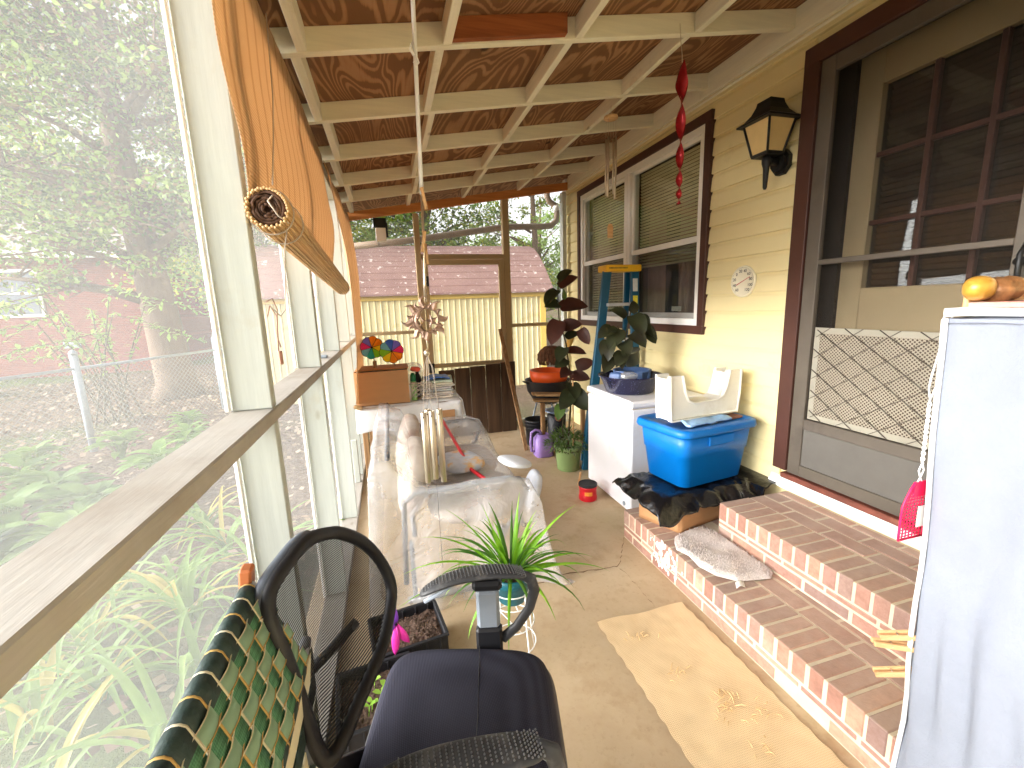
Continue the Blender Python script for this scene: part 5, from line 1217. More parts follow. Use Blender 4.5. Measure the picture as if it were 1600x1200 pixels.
# ------------------------------------------------------------------ mesh office chair
oc = thing('office_chair', 'black mesh back office chair with grey armrests in the foreground', 'office chair', (.1, .92, 0))
MT['fabric'] = m_weave('charcoal_fabric', S(58, 58, 70), .0042, .5, S(36, 36, 46))
MT['armgrey'] = mat('grey_blue_plastic', S(140, 148, 158), .4, .05, 6, .03, 60)
MT['stud'] = mat('stud_glint', S(112, 112, 114), .4, .1, 10, 0)  # lighter grey than the pad: the studs' specular glint put into their colour
MT['shell'] = mat('dusty_black', S(58, 58, 60), .5, .2, 10, .15, 60, dirt=S(112, 110, 106), dirt_at=(.5, .8), dscale=14)
SM = rotm(rz=rad(-14), loc=(.10, .91, 0))
def seatf(u, v, sx=.235, sy=.24, zt=.50, dep=.07):
    ph = 2*pi*u; e = .36; sg = lambda x: math.copysign(abs(x)**e, x)
    bx_, by_ = sg(cos(ph)), sg(sin(ph))
    if v < .8: r_b = v/.8*.985; z_ = zt+.006*(1-r_b**2)-.012*max(0, bx_)*r_b**3-.012*max(0, r_b-.9)/.1*(r_b > .9); 
    else: k_ = (v-.8)/.2; r_b = .985+.03*sin(pi*k_); z_ = zt-.012-.012*max(0, bx_)-(dep-.012)*k_
    return SM @ Vector((sx*bx_*r_b, sy*by_*r_b*(1-.05*bx_), z_))
MB().grid(seatf, 64, 26).build('seat', 'fabric', oc)
MB().grid(lambda u, v: seatf(u, v, .245, .25, .472, .05), 64, 14).build('seat_shell', 'shell', oc)
MB().tube([SM @ Vector((.03, -.225, .5035)), SM @ Vector((.035, 0, .5060)), SM @ Vector((.03, .225, .5035))], .0009, 4).build('seam', 'shell', oc)
for sg in (1, -1):
    y = sg*.255; 
    k = MB(); pts = [SM @ Vector(p) for p in ((-.15, y+sg*.01, .655), (-.09, y+sg*.016, .69), (-.01, y+sg*.018, .712), (.07, y+sg*.015, .722), (.14, y+sg*.008, .722), (.18, y, .715))]
    # broad flat pad with a studded top
    vs_ = []; fs = []; n = len(pts)
    for i, p in enumerate(pts):
        w_ = (.018, .034, .04, .04, .038, .024)[i]; up_ = .007
        vs_ += [p+Vector((0, -w_, 0)), p+Vector((0, -w_*.7, up_)), p+Vector((0, 0, up_*1.5)), p+Vector((0, w_*.7, up_)), p+Vector((0, w_, 0)), p+Vector((0, w_*.7, -.012)), p+Vector((0, -w_*.7, -.012))]
        if i:
            o = 7*(i-1); fs += [(o+j, o+(j+1) % 7, o+7+(j+1) % 7, o+7+j) for j in range(7)]
    fs += [tuple(range(7))[::-1], tuple(7*(n-1)+j for j in range(7))]
    k.add(vs_, fs, True); arm = k.build('armrest', 'shell', oc, subd=2)
    dt_ = MB()
    for i in range(34):
        f = i/33*.9+.05; q = f*(n-1); j = min(int(q), n-2); p = pts[j].lerp(pts[j+1], q-j)
        for m_i in range(-4, 5):
            w_ = (.018, .034, .04, .04, .038, .024)[j]; yy = m_i*.0072+(.0036 if i % 2 else 0)
            if abs(yy) < w_*.72: dt_.lathe([(0, .0028), (.0014, .002), (.0020, -.001)], (p.x, p.y+yy, p.z+.0098-abs(yy)/w_*.003), 5)
    q_ = dt_.build('pad_studs', 'stud', arm); q_['kind'] = 'stuff'
    MB().tube([SM @ Vector(p) for p in ((.16, y, .715), (.192, y, .70), (.202, y, .66), (.185, y, .60), (.145, y, .54), (.10, y, .50))], [.012, .013, .012, .011, .011, .012], 10, flat=1.4).build('arm_loop', 'shell', oc)
    MB().tube([SM @ Vector(p) for p in ((-.13, y, .64), (-.03, y, .698), (.07, y, .712), (.16, y, .708), (.192, y, .68))], .0065, 8).build('arm_trim', 'armgrey', oc)
    MB().box(.025, .095, y-.017, y+.017, .545, .675, c=.01, M=SM).build('arm_column', 'armgrey', oc)
    MB().box(.02, .10, y-.019, y+.019, .455, .547, c=.008, M=SM).build('arm_socket', 'black', oc)
    MB().box(.015, .105, y-.02, y+.02, .672, .704, c=.01, M=SM).build('arm_collar', 'black', oc)
# backrest: a bowed frame round a knitted mesh
BO = [(-.264, .822, .951), (-.262, .845, .985), (-.24, .90, 1.005), (-.213, .968, 1.012), (-.18, 1.03, .99), (-.154, 1.066, .965), (-.115, 1.112, .91), (-.082, 1.143, .84), (-.058, 1.146, .77), (-.055, 1.125, .72), (-.079, 1.039, .665), (-.105, .97, .648), (-.136, .903, .632), (-.165, .835, .616), (-.187, .805, .612), (-.205, .80, .64), (-.222, .800, .74), (-.239, .806, .844), (-.255, .812, .91)]
BV = [Vector(p) for p in BO]; bc_ = sum(BV, Vector())/len(BV)
bn_ = Vector((cos(rad(-25))*cos(rad(15)), sin(rad(-25))*cos(rad(15)), sin(rad(15))))
def cat(P_, n):
    o = []; m = len(P_)
    for i in range(m):
        p0, p1, p2, p3 = P_[i-1], P_[i], P_[(i+1) % m], P_[(i+2) % m]
        for j in range(n):
            t = j/n; o.append(.5*((2*p1)+(p2-p0)*t+(2*p0-5*p1+4*p2-p3)*t*t+(3*p1-p0-3*p2+p3)*t**3))
    return o
BS = cat(BV, 4)
MB().tube(BS, .016, 8, closed=True).build('back_frame', 'black', oc)
MB().tube([p-bn_*.012+(p-bc_)*.025 for p in BS[60:]+BS[:14]], .016, 8).build('back_shell', mat('slate_frame', S(86, 92, 102), .35, .06, 6, .05, 60), oc)
a = N('knit_mesh'); v = a.coords((1, 1, 1), (0, 0, 0)); wv = a.n('TexWave', bands_direction='Z'); wv.inputs['Scale'].default_value = 62; a.l(v, wv.inputs['Vector'])
w2 = a.n('TexWave', bands_direction='Y'); w2.inputs['Scale'].default_value = 75; a.l(v, w2.inputs['Vector'])
mx = a.n('Math', operation='MULTIPLY'); a.l(wv.outputs['Fac'], mx.inputs[0]); a.l(w2.outputs['Fac'], mx.inputs[1])
f = a.ramp(wv.outputs['Fac'], [(.3, 1.), (.75, .6)])
MT['knit'] = a.end(a.mixs(f, a.n('BsdfTransparent'), a.bsdf(S(20, 20, 22), .6, 0, .3)))
MB().grid(lambda u, v: (lambda p: bc_.lerp(p, v)-bn_*.035*(1-v*v))(BS[int(u*len(BS)) % len(BS)]), len(BS), 12).build('back_mesh', 'knit', oc)
MB().tube([SM @ Vector((-.16, .0, .43)), (-.24, .90, .46), (-.275, .90, .6), (-.275, .92, .74)], [.022, .022, .02, .015], 8, flat=1.6).build('back_bracket', 'black', oc)
MB().tube([(-.26, .92, .70), (-.20, .97, .72), (-.14, 1.03, .74)], .012, 8).build('lumbar_bar', 'black', oc)
MB().tube([(.10, .92, .08), (.10, .92, .43)], .026, 12).build('gas_lift', 'black', oc)
MB().box(-.02, .2, .82, 1.02, .415, .445, c=.01).build('mechanism', 'black', oc)
for k in range(5):
    a_ = k*2*pi/5+.3; ex, ey = .10+.26*cos(a_), .92+.26*sin(a_)
    lg = MB().tube([(.10, .92, .105), (.10+.14*cos(a_), .92+.14*sin(a_), .10), (ex, ey, .075)], [.026, .02, .014], 8).build('star_leg', 'black', oc)
    MB().lathe([(0, -.02), (.026, -.02), (.028, -.008), (.01, -.006), (.01, .006), (.028, .008), (.026, .02), (0, .02)], (ex, ey, .029), 14, rotm(rz=a_+1, rx=rad(90))).build('caster', 'black', lg)

# ------------------------------------------------------------------ folded webbed lawn chair leaning on the screened wall
lc = thing('lawn_chair', 'folded green and white webbed lawn chair leaning against the screened wall', 'lawn chair', (-.26, .66, 0))
MT['webg'] = m_weave('green_webbing', S(84, 128, 98), .004, .4, S(60, 104, 78)); MT['webd'] = mat('dark_green_webbing', S(40, 58, 54), .6, .15, 40, .4, 120)
MT['webw'] = mat('cream_stripe', S(214, 206, 178), .6, .05, 20, .1, 60); MT['weby'] = mat('tan_stripe', S(196, 160, 92), .6, .05, 20, .1, 60)
T1, T2, T3 = Vector((-.300, 0, .99)), Vector((-.232, 0, .80)), Vector((-.25, 0, .30))
Y0, Y1 = .30, .865
MB().tube([(T1.x, Y0-.02, T1.z), (T1.x, Y1, T1.z)], .012, 10).build('tube', 'alu', lc)
MB().tube([(T2.x, Y0+.0, T2.z), (T2.x, Y1+.06, T2.z)], .012, 10).build('tube', 'alu', lc)
MB().tube([(T3.x, Y0, T3.z), (T3.x, Y1+.06, T3.z)], .012, 10).build('tube', 'alu', lc)
for y in (Y0-.01, Y1+.0): MB().tube([(T1.x-.005, y, T1.z), (T2.x-.02, y, T2.z), (T3.x-.02, y, T3.z), (T3.x, y, .012)], .011, 8).build('side_rail', 'alu', lc)
bar((-.318, .875, .90), (-.302, .868, 1.03), .022, .03, 'arm', mat('orange_wood', S(176, 104, 62), .5, .1, 10, .1, 60), lc)
def strap(y, w_, A, Bp, m, off, wrap, slack=0):
    """one webbing strap from tube A to tube B, wrapped over the top tube"""
    k = MB()
    d = (Bp-A); nrm = Vector((.9, 0, .35)).normalized(); pts = []
    for i in range(7): t = -.2+i*(pi+.1)/6; pts.append(A+Vector((-cos(t)*.0155, 0, sin(t)*.0155)))
    for i in range(1, 9): f = i/8; pts.append(A+d*f+nrm*(.0145+off-slack*sin(pi*f)))
    vs_ = []; fs = []
    for i, p in enumerate(pts):
        vs_ += [(p.x, y-w_/2, p.z), (p.x, y+w_/2, p.z)]
        if i: fs.append((2*i-2, 2*i-1, 2*i+1, 2*i))
    k.add(vs_, fs, True); k.mi = [0 if (q < 7 and w_ > .01) else 1 for q in range(len(fs))]
    return k.build('webbing_strap', ['webd', m], lc, solid=.0012)
y = Y0+.01; i = 0
while y < Y1-.02:
    strap(y+.018, .036, T1, T2, 'webg', .0, True); 
    strap(y+.0385, .004, T1, T2, 'webw' if i % 2 else 'weby', .001, True)
    strap(y+.02, .034, T2, T3, ('webd', 'webw')[i % 2], .0, True, .02)
    strap(y+.0385, .004, T2, T3, 'weby', .002, True, .02)
    y += .0415; i += 1
sage = [m_leaf('sage_web_%d' % i, c_, mul(c_, 1.2), .25, .7) for i, c_ in enumerate((S(142, 172, 146), S(70, 116, 86)))]
nrm_ = Vector((.9, 0, .35)).normalized()
for i in range(6):
    def cs(u, v, i=i):
        f = (i+.45+.84*v)/6.4; y = lerp(Y0, Y1, u); p = T1.lerp(T2, f)+nrm_*(.0155+.0032*sin(pi*(y-Y0-.01)/.0415+i*pi)); return (p.x, y, p.z)
    MB().grid(cs, 90, 2).build('webbing_cross_strap', sage[0], lc, solid=.001)
    for e_ in (.55, 1.40):
        f = (i+e_-.1)/6.4; MB().tube([(lambda p: (p.x, y_, p.z))(T1.lerp(T2, f)+nrm_*(.0165+.0032*sin(pi*(y_-Y0-.01)/.0415+i*pi))) for y_ in [Y0+(Y1-Y0)*q/60 for q in range(61)]], .0012, 4).build('stripe', 'webw' if e_ < 1 else 'weby', lc)
for i in range(7):
    f = (i+.5)/8; p = T2.lerp(T3, f); MB().box(p.x+.012, p.x+.0145, Y0, Y1+.05, p.z-.022, p.z+.022, c=0).build('webbing_cross_strap', ('webw', 'webd')[i % 2], lc)

# ------------------------------------------------------------------ white sheet over a stand, swatter, pegs, ornaments
stn = thing('covered_stand', 'tall stand draped in a white cotton sheet at the right edge', 'stand', (1.1, .33, 0))
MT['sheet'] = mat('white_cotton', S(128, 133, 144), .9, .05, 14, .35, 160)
SP = [(.925, .518), (.918, .44), (.915, .34), (.93, .22), (.98, .12), (1.1, .09), (1.22, .1), (1.3, .2), (1.32, .35), (1.3, .5), (1.15, .535), (1.0, .53)]
SPc = cat([Vector((x+.04, y+.01, 0)) for x, y in SP], 10)
def shf(u, v):
    p = SPc[int(u*len(SPc)) % len(SPc)]; z_ = .02+1.44*v; k_ = 1
    w_ = .011*nz((p.x*11, p.y*11, z_*1.2))+.007*nz((p.x*24, p.y*24, z_*4)); cx, cy = 1.15, .33
    if abs(z_-.72) < .22: w_ += .008*sin(u*120+z_*8)*(1-abs(z_-.72)/.22)
    return (cx+(p.x-cx)*k_*(1+w_*4)+.036*min(1, (1-v)*3), cy+(p.y-cy)*k_*(1+w_*4), z_)
MB().grid(shf, len(SPc), 60).build('sheet', 'sheet', stn)
k = MB().grid(lambda u, v: (lambda p: (1.15+(p.x-1.15)*v*1.03, .33+(p.y-.33)*v*1.03, 1.465-.012*v**8+.004*nz((p.x*20, p.y*20, v*3))))(SPc[int(u*len(SPc)) % len(SPc)]), len(SPc), 8); k.build('sheet_top', 'sheet', stn)
MB().tube([shf(0.006, v/20)+Vector((-.004, .004, 0)) if False else Vector(shf(.006, v/20))+Vector((-.003, .004, 0)) for v in range(21)], .0045, 6).build('hem', 'whitewire', stn)
for x, y in ((1.03, .21), (1.29, .21), (1.03, .47), (1.29, .47)): MB().tube([(x, y, 0), (x, y, 1.45)], .012, 8).build('leg', 'whitewire', stn)
MB().tube([(1.025, .21, 1.470), (.965, .51, 1.472), (.955, .535, 1.470)], .008, 8).build('bar_end', 'whitewire', stn)
clothespin((.985, .548, .795), (-.75, .5, -.2), 'topmost clothespin on the white sheet edge')
clothespin((.975, .552, .772), (-.9, .5, .03), 'middle clothespin on the white sheet edge, nearly level')
clothespin((.988, .55, .703), (-.75, .5, -.26), 'lowest clothespin on the white sheet edge, below the other two')
trq = thing('wooden_tray', 'dull pink wooden tray lying on the sheet covered stand', 'tray', (1.1, .42, 1.47))
MB().box(.965, 1.28, .36, .51, 1.478, 1.488, c=.002).build('tray_base', mat('pink_wood', S(186, 140, 128), .6, .1, 10, .1, 60), trq); MB().box(.965, 1.28, .51, .518, 1.478, 1.498, c=.002).build('tray_edge', 'pin', trq)
gq = thing('gilt_gourd', 'gold lacquered round ornament at the left end of the tray', 'ornament', (1.01, .49, 1.483))
pillow('body', mat('gilt_lacquer', S(196, 146, 58), .28, .3, 26, .1, 40, metal=.25), gq, rotm(rz=.3, loc=(.975, .503, 1.511)), .034, .02, .021, 2.1)
fq = thing('bronze_figure', 'bronze tinted carved ornament with a wooden handle on the tray', 'ornament', (1.1, .48, 1.483))
MB().lathe([(0, -.045), (.016, -.04), (.024, -.02), (.017, -.004), (.022, .01), (.018, .03), (.010, .04), (.010, .12)], (1.035, .50, 1.508), 18, rotm(ry=rad(84))).build('body', mat('bronze_lacquer', S(150, 104, 66), .35, .35, 60, .6, 60, metal=.3), fq)
MB().lathe([(.010, .0), (.012, .01), (.012, .08), (.006, .1)], (1.06, .50, 1.510), 14, rotm(ry=rad(88))).build('handle', 'pin', fq)
sw = thing('fly_swatter', 'hot pink fly swatter with twisted white wire handle on the sheet edge', 'fly swatter', (.97, .55, 1.0))
wy = .548
k = MB(); k.tube([(.965, .535, 1.475), (.975, wy, 1.455), (.98, wy, 1.40), (.968, wy, 1.35), (.966, wy, 1.33), (.974, wy, 1.305)], .0016, 5); k.tube([(.985, .535, 1.475), (.998, wy, 1.455), (1.0, wy, 1.40), (.988, wy, 1.34), (.974, wy, 1.305)], .0016, 5)
for s_ in (0, pi): k.tube([(.974+.004*(i/40)+.0022*cos(i*.9+s_), wy+.0022*sin(i*.9+s_), 1.305-.125*(i/40)) for i in range(41)], .0015, 5)
k.tube([(.978, wy, 1.18), (.971, wy, 1.165), (.978, wy, 1.15), (.968, wy, 1.135)], .0015, 5); k.tube([(.978, wy, 1.18), (.985, wy, 1.165), (.978, wy, 1.15), (.988, wy, 1.135)], .0015, 5); k.build('handle', 'whitewire', sw)
MT['swat'] = mat('hot_pink_plastic', S(238, 28, 84), .4, .05, 5, 0)
k = MB(); hx = .982; z0 = 1.14; HL = .118
def swx(v): return (.016+.026*min(1, v*2.6)**.8)
k.tube([(hx-swx(v/10), wy, z0-HL*v/10) for v in range(11)]+[(hx+swx(1), wy, z0-HL)]+[(hx+swx(v/10), wy, z0-HL*v/10) for v in range(10, -1, -1)], .0024, 5, closed=True)
for i in range(1, 9):
    f = i/9; k.tube([(hx+swx(v/8)*(2*f-1), wy, z0-HL*v/8) for v in range(9)], .0013, 4)
for i in range(18): v = i/17; k.tube([(hx-swx(v), wy, z0-HL*v), (hx+swx(v), wy, z0-HL*v)], .0013, 4)
k.box(hx-.018, hx+.018, wy-.002, wy+.002, z0-.03, z0+.002, c=.001); k.build('paddle', 'swat', sw)
MB().box(hx-.002, hx+.024, wy-.004, wy-.002, 1.045, 1.09, c=.001).build('label_sticker', 'white', sw)

# ------------------------------------------------------------------ outside: shed, neighbours, fence
shd = thing('garden_shed', 'yellow ribbed metal shed with faded red roof beyond the far screen', 'shed', (.8, 10, GZ))
MT['shedwall'] = mat('yellow_shed_metal', S(220, 206, 158), .5, .05, 3, .05, 60, dirt=S(190, 162, 96))
MT['shedtrim'] = mat('shed_trim', S(226, 192, 96), .5, .05, 3, .05, 60)
a = N('faded_red_roof'); v = a.coords(); n1 = a.noise(v, 1.4, 6, .7); n2 = a.noise(v, 9, 5, .7)
cc = a.ramp(n1, [(.3, S(128, 96, 90)), (.7, S(152, 120, 112))]); cc = a.mix(a.ramp(n2, [(.60, 0.), (.66, .9)]), cc, S(222, 208, 200))
MT['shedroof'] = a.end(a.bsdf(cc, .6, 0, .3))
SY, SX0, SX1, SE = 9.0, -2.6, 3.32, 1.80
for k in range(7):
    xa = SX0+(SX1-SX0)*k/7; xb = SX0+(SX1-SX0)*(k+1)/7; o = []; n = 7
    for i in range(n):
        x = xa+(xb-xa)*i/n; d = (xb-xa)/n
        for f, y in ((0, 0), (.42, 0), (.5, -.013), (.66, -.013), (.74, 0)): o.append((x+d*f, SY+y))
    vs_ = [(x, y, GZ) for x, y in o+[(xb-.004, SY)]]+[(x, y, SE) for x, y in o+[(xb-.004, SY)]]; m_ = len(o)+1
    MB().add(vs_, [(i, i+1, m_+i+1, m_+i) for i in range(m_-1)]).build('wall_panel', 'shedwall', shd)
MB().box(SX0, SX1, SY+.04, SY+2.8, GZ, SE, c=0).build('wall', 'shedwall', shd)
MB().box(SX0-.03, SX1+.03, SY-.05, SY-.026, SE-.13, SE, c=.004).build('eave_trim', 'shedtrim', shd)
MB().box(SX1-.12, SX1+.01, SY-.04, SY-.027, GZ, SE-.13, c=.004).build('corner_trim', 'shedtrim', shd)
prf0 = [(SY-.16, SE-.02), (SY+.14, SE+.28), (SY+.44, SE+.56), (SY+.75, SE+.80), (SY+1.1, SE+1.0), (SY+1.45, SE+1.1)]
prf = []
for (ya, za), (yb, zb) in zip(prf0, prf0[1:]): prf += [(ya, za), ((ya+yb)/2, (za+zb)/2)]
prf.append(prf0[-1])
for (ya, za), (yb, zb) in zip(prf, prf[1:]):
    MB().prism([(ya-.012, za+.012), (yb, zb+.004), (yb, zb-.03), (ya-.012, za-.022)], 0, SX0-.15, SX1+.16).build('roof_course', 'shedroof', shd)
MB().prism([(SY, SE), (SY+.44, SE+.54), (SY+1.1, SE+.97), (SY+1.45, SE+1.06), (SY+1.8, SE+.97), (SY+2.46, SE+.54), (SY+2.8, SE)], 0, SX0, SX1).build('gable', 'shedwall', shd)
for (ya, za), (yb, zb) in zip(prf, prf[1:]): MB().prism([(2*SY+2.9-ya, za), (2*SY+2.9-yb, zb+.012), (2*SY+2.9-yb, zb-.03), (2*SY+2.9-ya, za-.035)], 0, SX0-.15, SX1+.16).build('roof_course', 'shedroof', shd)

def far_house(name, label, x0, x1, y0, dep, zb, ze, wins, bm):
    h = thing(name, label, 'house', ((x0+x1)/2, y0, GZ))
    MB().box(x0, x1, y0, y0+dep, zb, ze, c=.01).build('wall', bm, h)
    MB().prism([(y0-.5, ze-.1), (y0+dep/2, ze+1.6), (y0+dep+.5, ze-.1)], 0, x0-.4, x1+.4).build('roof', mat(name+'_roof', S(150, 140, 132), .9, .2, 6, .2, 20), h)
    MB().box(x0-.4, x1+.4, y0-.53, y0-.501, ze-.25, ze-.05, c=.01).build('fascia', 'white', h)
    for (wx_, wz, ww_, wh) in wins:
        w_ = MB().box(wx_-ww_/2-.1, wx_+ww_/2+.1, y0-.04, y0+.01, wz-wh/2-.1, wz+wh/2+.1, c=.01).build('window', 'white', h)
        MB().box(wx_-ww_/2, wx_+ww_/2, y0-.06, y0-.041, wz-wh/2, wz+wh/2, c=.005).build('pane', mat('far_pane', S(120, 128, 140), .15, .1, 3, 0), w_)
        MB().box(wx_-ww_/2, wx_+ww_/2, y0-.075, y0-.061, wz-.03, wz+.03, c=.003).build('sash', 'white', w_)
    return h
mbk = m_dutchbrick('far_brick', S(140, 76, 66), S(120, 62, 56), S(150, 130, 120), 4.5)
fh = far_house('brick_house', 'red brick neighbour house with a white window seen through the left screen', -16, -7.6, 17, 8, GZ, 3.6, ((-10.95, 2.35, 1.3, 1.25),), mbk)
MB().box(-9.95, -9.5, 16.97, 17.001, .62, .82, c=.005).build('vent', 'galv', fh)
far_house('distant_brick_house', 'smaller distant red brick house between the tree trunks on the left', -11.5, -4.2, 27, 8, GZ, 3.4, ((-9.9, 2.6, .9, 1.3),), mbk)
tag(MB().box(-8.6, -6.6, 22, 23.2, .1, .75, c=.15).build('white_boulder', mat('pale_stone', S(206, 190, 176), .9, .2, 3, .5, 6), subd=1), 'pale stone heap between the two tree trunks', 'stone')

fn = thing('chain_link_fence', 'grey chain link fence crossing the leaf covered yard', 'fence', (-3.6, 8, GZ))
FP = [(-5.73, 2.55), (-4.85, 4.73), (-3.97, 6.91), (-3.10, 9.08), (-2.2, 11.3)]
for k, (x, y) in enumerate(FP):
    MB().tube([(x, y, GZ-.1), (x, y, 1.06)], .042 if k in (2, 3) else .03, 10).build('post', 'galv', fn)
    MB().lathe([(.045, 1.06), (.045, 1.09), (.02, 1.12), (0, 1.13)], (x, y, 0), 10).build('cap', 'galv', fn)
a = N('chain_link'); v = a.coords((1, 1, 1)); s = a.n('SeparateXYZ'); a.l(v, s.inputs[0])
def wire(sg):
    m_ = a.n('Math', operation='MULTIPLY_ADD'); a.l(s.outputs['Z'], m_.inputs[0]); m_.inputs[1].default_value = sg; a.l(s.outputs['Y'], m_.inputs[2])
    q = a.n('Math', operation='MULTIPLY'); a.l(m_.outputs[0], q.inputs[0]); q.inputs[1].default_value = 13
    f_1 = a.n('Math', operation='FRACT'); a.l(q.outputs[0], f_1.inputs[0]); l_ = a.n('Math', operation='LESS_THAN'); a.l(f_1.outputs[0], l_.inputs[0]); l_.inputs[1].default_value = .1; return l_.outputs[0]
mx = a.n('Math', operation='MAXIMUM'); a.l(wire(1), mx.inputs[0]); a.l(wire(-1), mx.inputs[1])
MT['link'] = a.end(a.mixs(mx.outputs[0], a.n('BsdfTransparent'), a.bsdf(S(150, 154, 158), .5, .2, .4)))
for (x0, y0), (x1, y1) in zip(FP, FP[1:]):
    MB().tube([(x0, y0, .88), (x1, y1, .88)], .02, 8).build('top_rail', 'galv', fn)
    MB().add([(x0, y0, GZ+.04), (x1, y1, GZ+.04), (x1, y1, .9), (x0, y0, .9)], [(0, 1, 2, 3)]).build('wire_mesh', 'link', fn)

# ------------------------------------------------------------------ trees and planting
LEAFM = {'mid': m_leaf('tree_leaf_mid', S(80, 106, 36), S(118, 144, 54), .4, .5), 'yel': m_leaf('tree_leaf_yellow', S(130, 142, 44), S(172, 172, 62), .45, .5), 'dk': m_leaf('tree_leaf_dark', S(54, 80, 34), S(80, 104, 46), .3, .5), 'br': m_leaf('dry_needles', S(100, 86, 56), S(132, 118, 80), .25, .7), 'pale': m_leaf('tree_leaf_pale', S(106, 138, 62), S(148, 172, 88), .45, .5)}
BARK = mat('bark', S(104, 86, 70), .95, .3, 6, .9, 14, stretch=(3, 3, .6))
def tree(name, label, base, h, tr, clumps, leaves, kinds, lsz, lean=(0, 0), group='trees around the yard'):
    leaves = int(leaves*2.2); lsz *= .62
    t = thing(name, label, 'tree', base, group); rg_ = random.Random(hash(label) % 9999 if False else sum(map(ord, label)))
    b = Vector(base); tp = b+Vector((lean[0], lean[1], h)); k = MB()
    tr_pts = [b+(tp-b)*f+Vector((.12*sin(f*5+base[0]), .1*cos(f*4), 0)) for f in (0, .04, .25, .5, .75, 1)]
    k.tube(tr_pts, [tr*1.5, tr*1.1, tr*.9, tr*.7, tr*.45, tr*.15], 12)
    k.build('trunk', BARK, t)
    lb = MB()
    for (cx, cy, cz, rr) in clumps:
        c = b+Vector((cx, cy, cz)); st_ = b+(tp-b)*max(.15, min(.95, (cz-rr*.6)/h)); mid = (st_+c)/2+Vector((0, 0, rr*.15))
        lb.tube([st_, mid, c], [tr*.3, tr*.18, tr*.05], 6)
        for q in range(4): e = c+Vector((rg_.uniform(-1, 1), rg_.uniform(-1, 1), rg_.uniform(-.7, .9)))*rr*.8; lb.tube([mid.lerp(c, .6), (mid+e)/2+Vector((0, 0, .1)), e], [tr*.09, tr*.06, .008], 4, cap=False)
    lb.build('limbs', BARK, t)
    cr = MB(); tot = sum(r**2 for *_, r in clumps)
    for (cx, cy, cz, rr) in clumps:
        c = b+Vector((cx, cy, cz)); n_ = int(leaves*rr*rr/tot); sub = [Vector((rg_.gauss(0, .5), rg_.gauss(0, .5), rg_.gauss(0, .42)))*rr for _ in range(max(4, int(n_/60)))]
        for i in range(n_):
            s0 = rg_.choice(sub); p = c+s0+Vector((rg_.gauss(0, 1), rg_.gauss(0, 1), rg_.gauss(0, .7)))*rr*.16
            d = Vector((rg_.uniform(-1, 1), rg_.uniform(-1, 1), rg_.uniform(-.9, .4))).normalized()*lsz*rg_.uniform(.6, 1.3); s_ = d.cross(Vector((rg_.uniform(-1, 1), rg_.uniform(-1, 1), rg_.uniform(-1, 1)))).normalized()*lsz*.3
            cr.k = rg_.randrange(len(kinds)); cr.add([p, p+d*.5+s_, p+d, p+d*.5-s_], [(0, 1, 2, 3)])
    o = cr.build('crown', [LEAFM[q] for q in kinds], t)
    return t
R2 = random.Random(4)
def cl(n, sx, sy, z0, z1, r0, r1): return [(R2.uniform(-sx, sx), R2.uniform(-sy, sy), R2.uniform(z0, z1), R2.uniform(r0, r1)) for _ in range(n)]
tree('shade_tree', 'big brown trunked tree with drooping foliage filling the upper left screen', (-4.75, 11, GZ), 9, .34, cl(20, 2.6, 1.6, 3.4, 8.5, 1.0, 1.6)+[(-1.3, -.6, 2.4, .6), (-2.4, -.6, 2.6, .8), (-1.0, -1, 3.1, .9), (.2, -.8, 3.6, 1.0)], 10000, ('mid', 'br', 'pale', 'dk'), .2)
tree('shade_tree', 'slimmer dark trunk beside the nearest cream post', (-3.75, 12.2, GZ), 9, .26, cl(16, 2.0, 1.6, 3.6, 8, 1.0, 1.5), 6000, ('mid', 'br', 'dk'), .2)
tree('yard_tree', 'leafy green tree at the far left edge in front of the brick house', (-9.6, 13.2, GZ), 8, .2, cl(20, 2.3, 2, 4.6, 8, 1.0, 1.5), 7500, ('mid', 'pale', 'yel'), .2)
tree('back_tree', 'tall dense tree behind the brick neighbour house', (-17, 30, 0), 14, .4, cl(26, 7, 3, 3, 14, 2, 3.2), 6500, ('mid', 'dk', 'pale'), .42)
tree('back_tree', 'broad tree between the two brick houses', (-9, 38, 0), 14, .4, cl(26, 6, 3, 3, 14, 2, 3.2), 6000, ('dk', 'mid'), .45)
tree('back_tree', 'dense yellow green tree over the left end of the shed roof', (-2.4, 17, 0), 9, .3, cl(26, 3.2, 2, 1.8, 8, 1.2, 1.9), 9000, ('mid', 'yel', 'pale'), .24)
tree('back_tree', 'green tree above the middle of the shed roof', (1.8, 18.5, 0), 9, .3, cl(24, 2.6, 2, 2.0, 8, 1.2, 1.9), 8500, ('mid', 'dk', 'yel', 'pale'), .24)
tree('back_tree', 'thin leaved tree with bare branches at the right end of the shed', (5.6, 16.5, 0), 8, .16, cl(16, 1.9, 1.6, 1.6, 6.5, .7, 1.3), 2600, ('pale', 'yel', 'mid'), .18)
tree('back_tree', 'low green tree far behind the shed corner', (8.6, 24, 0), 7, .25, cl(18, 2.8, 2, 1.2, 5.5, 1.2, 1.9), 5000, ('mid', 'pale'), .28)
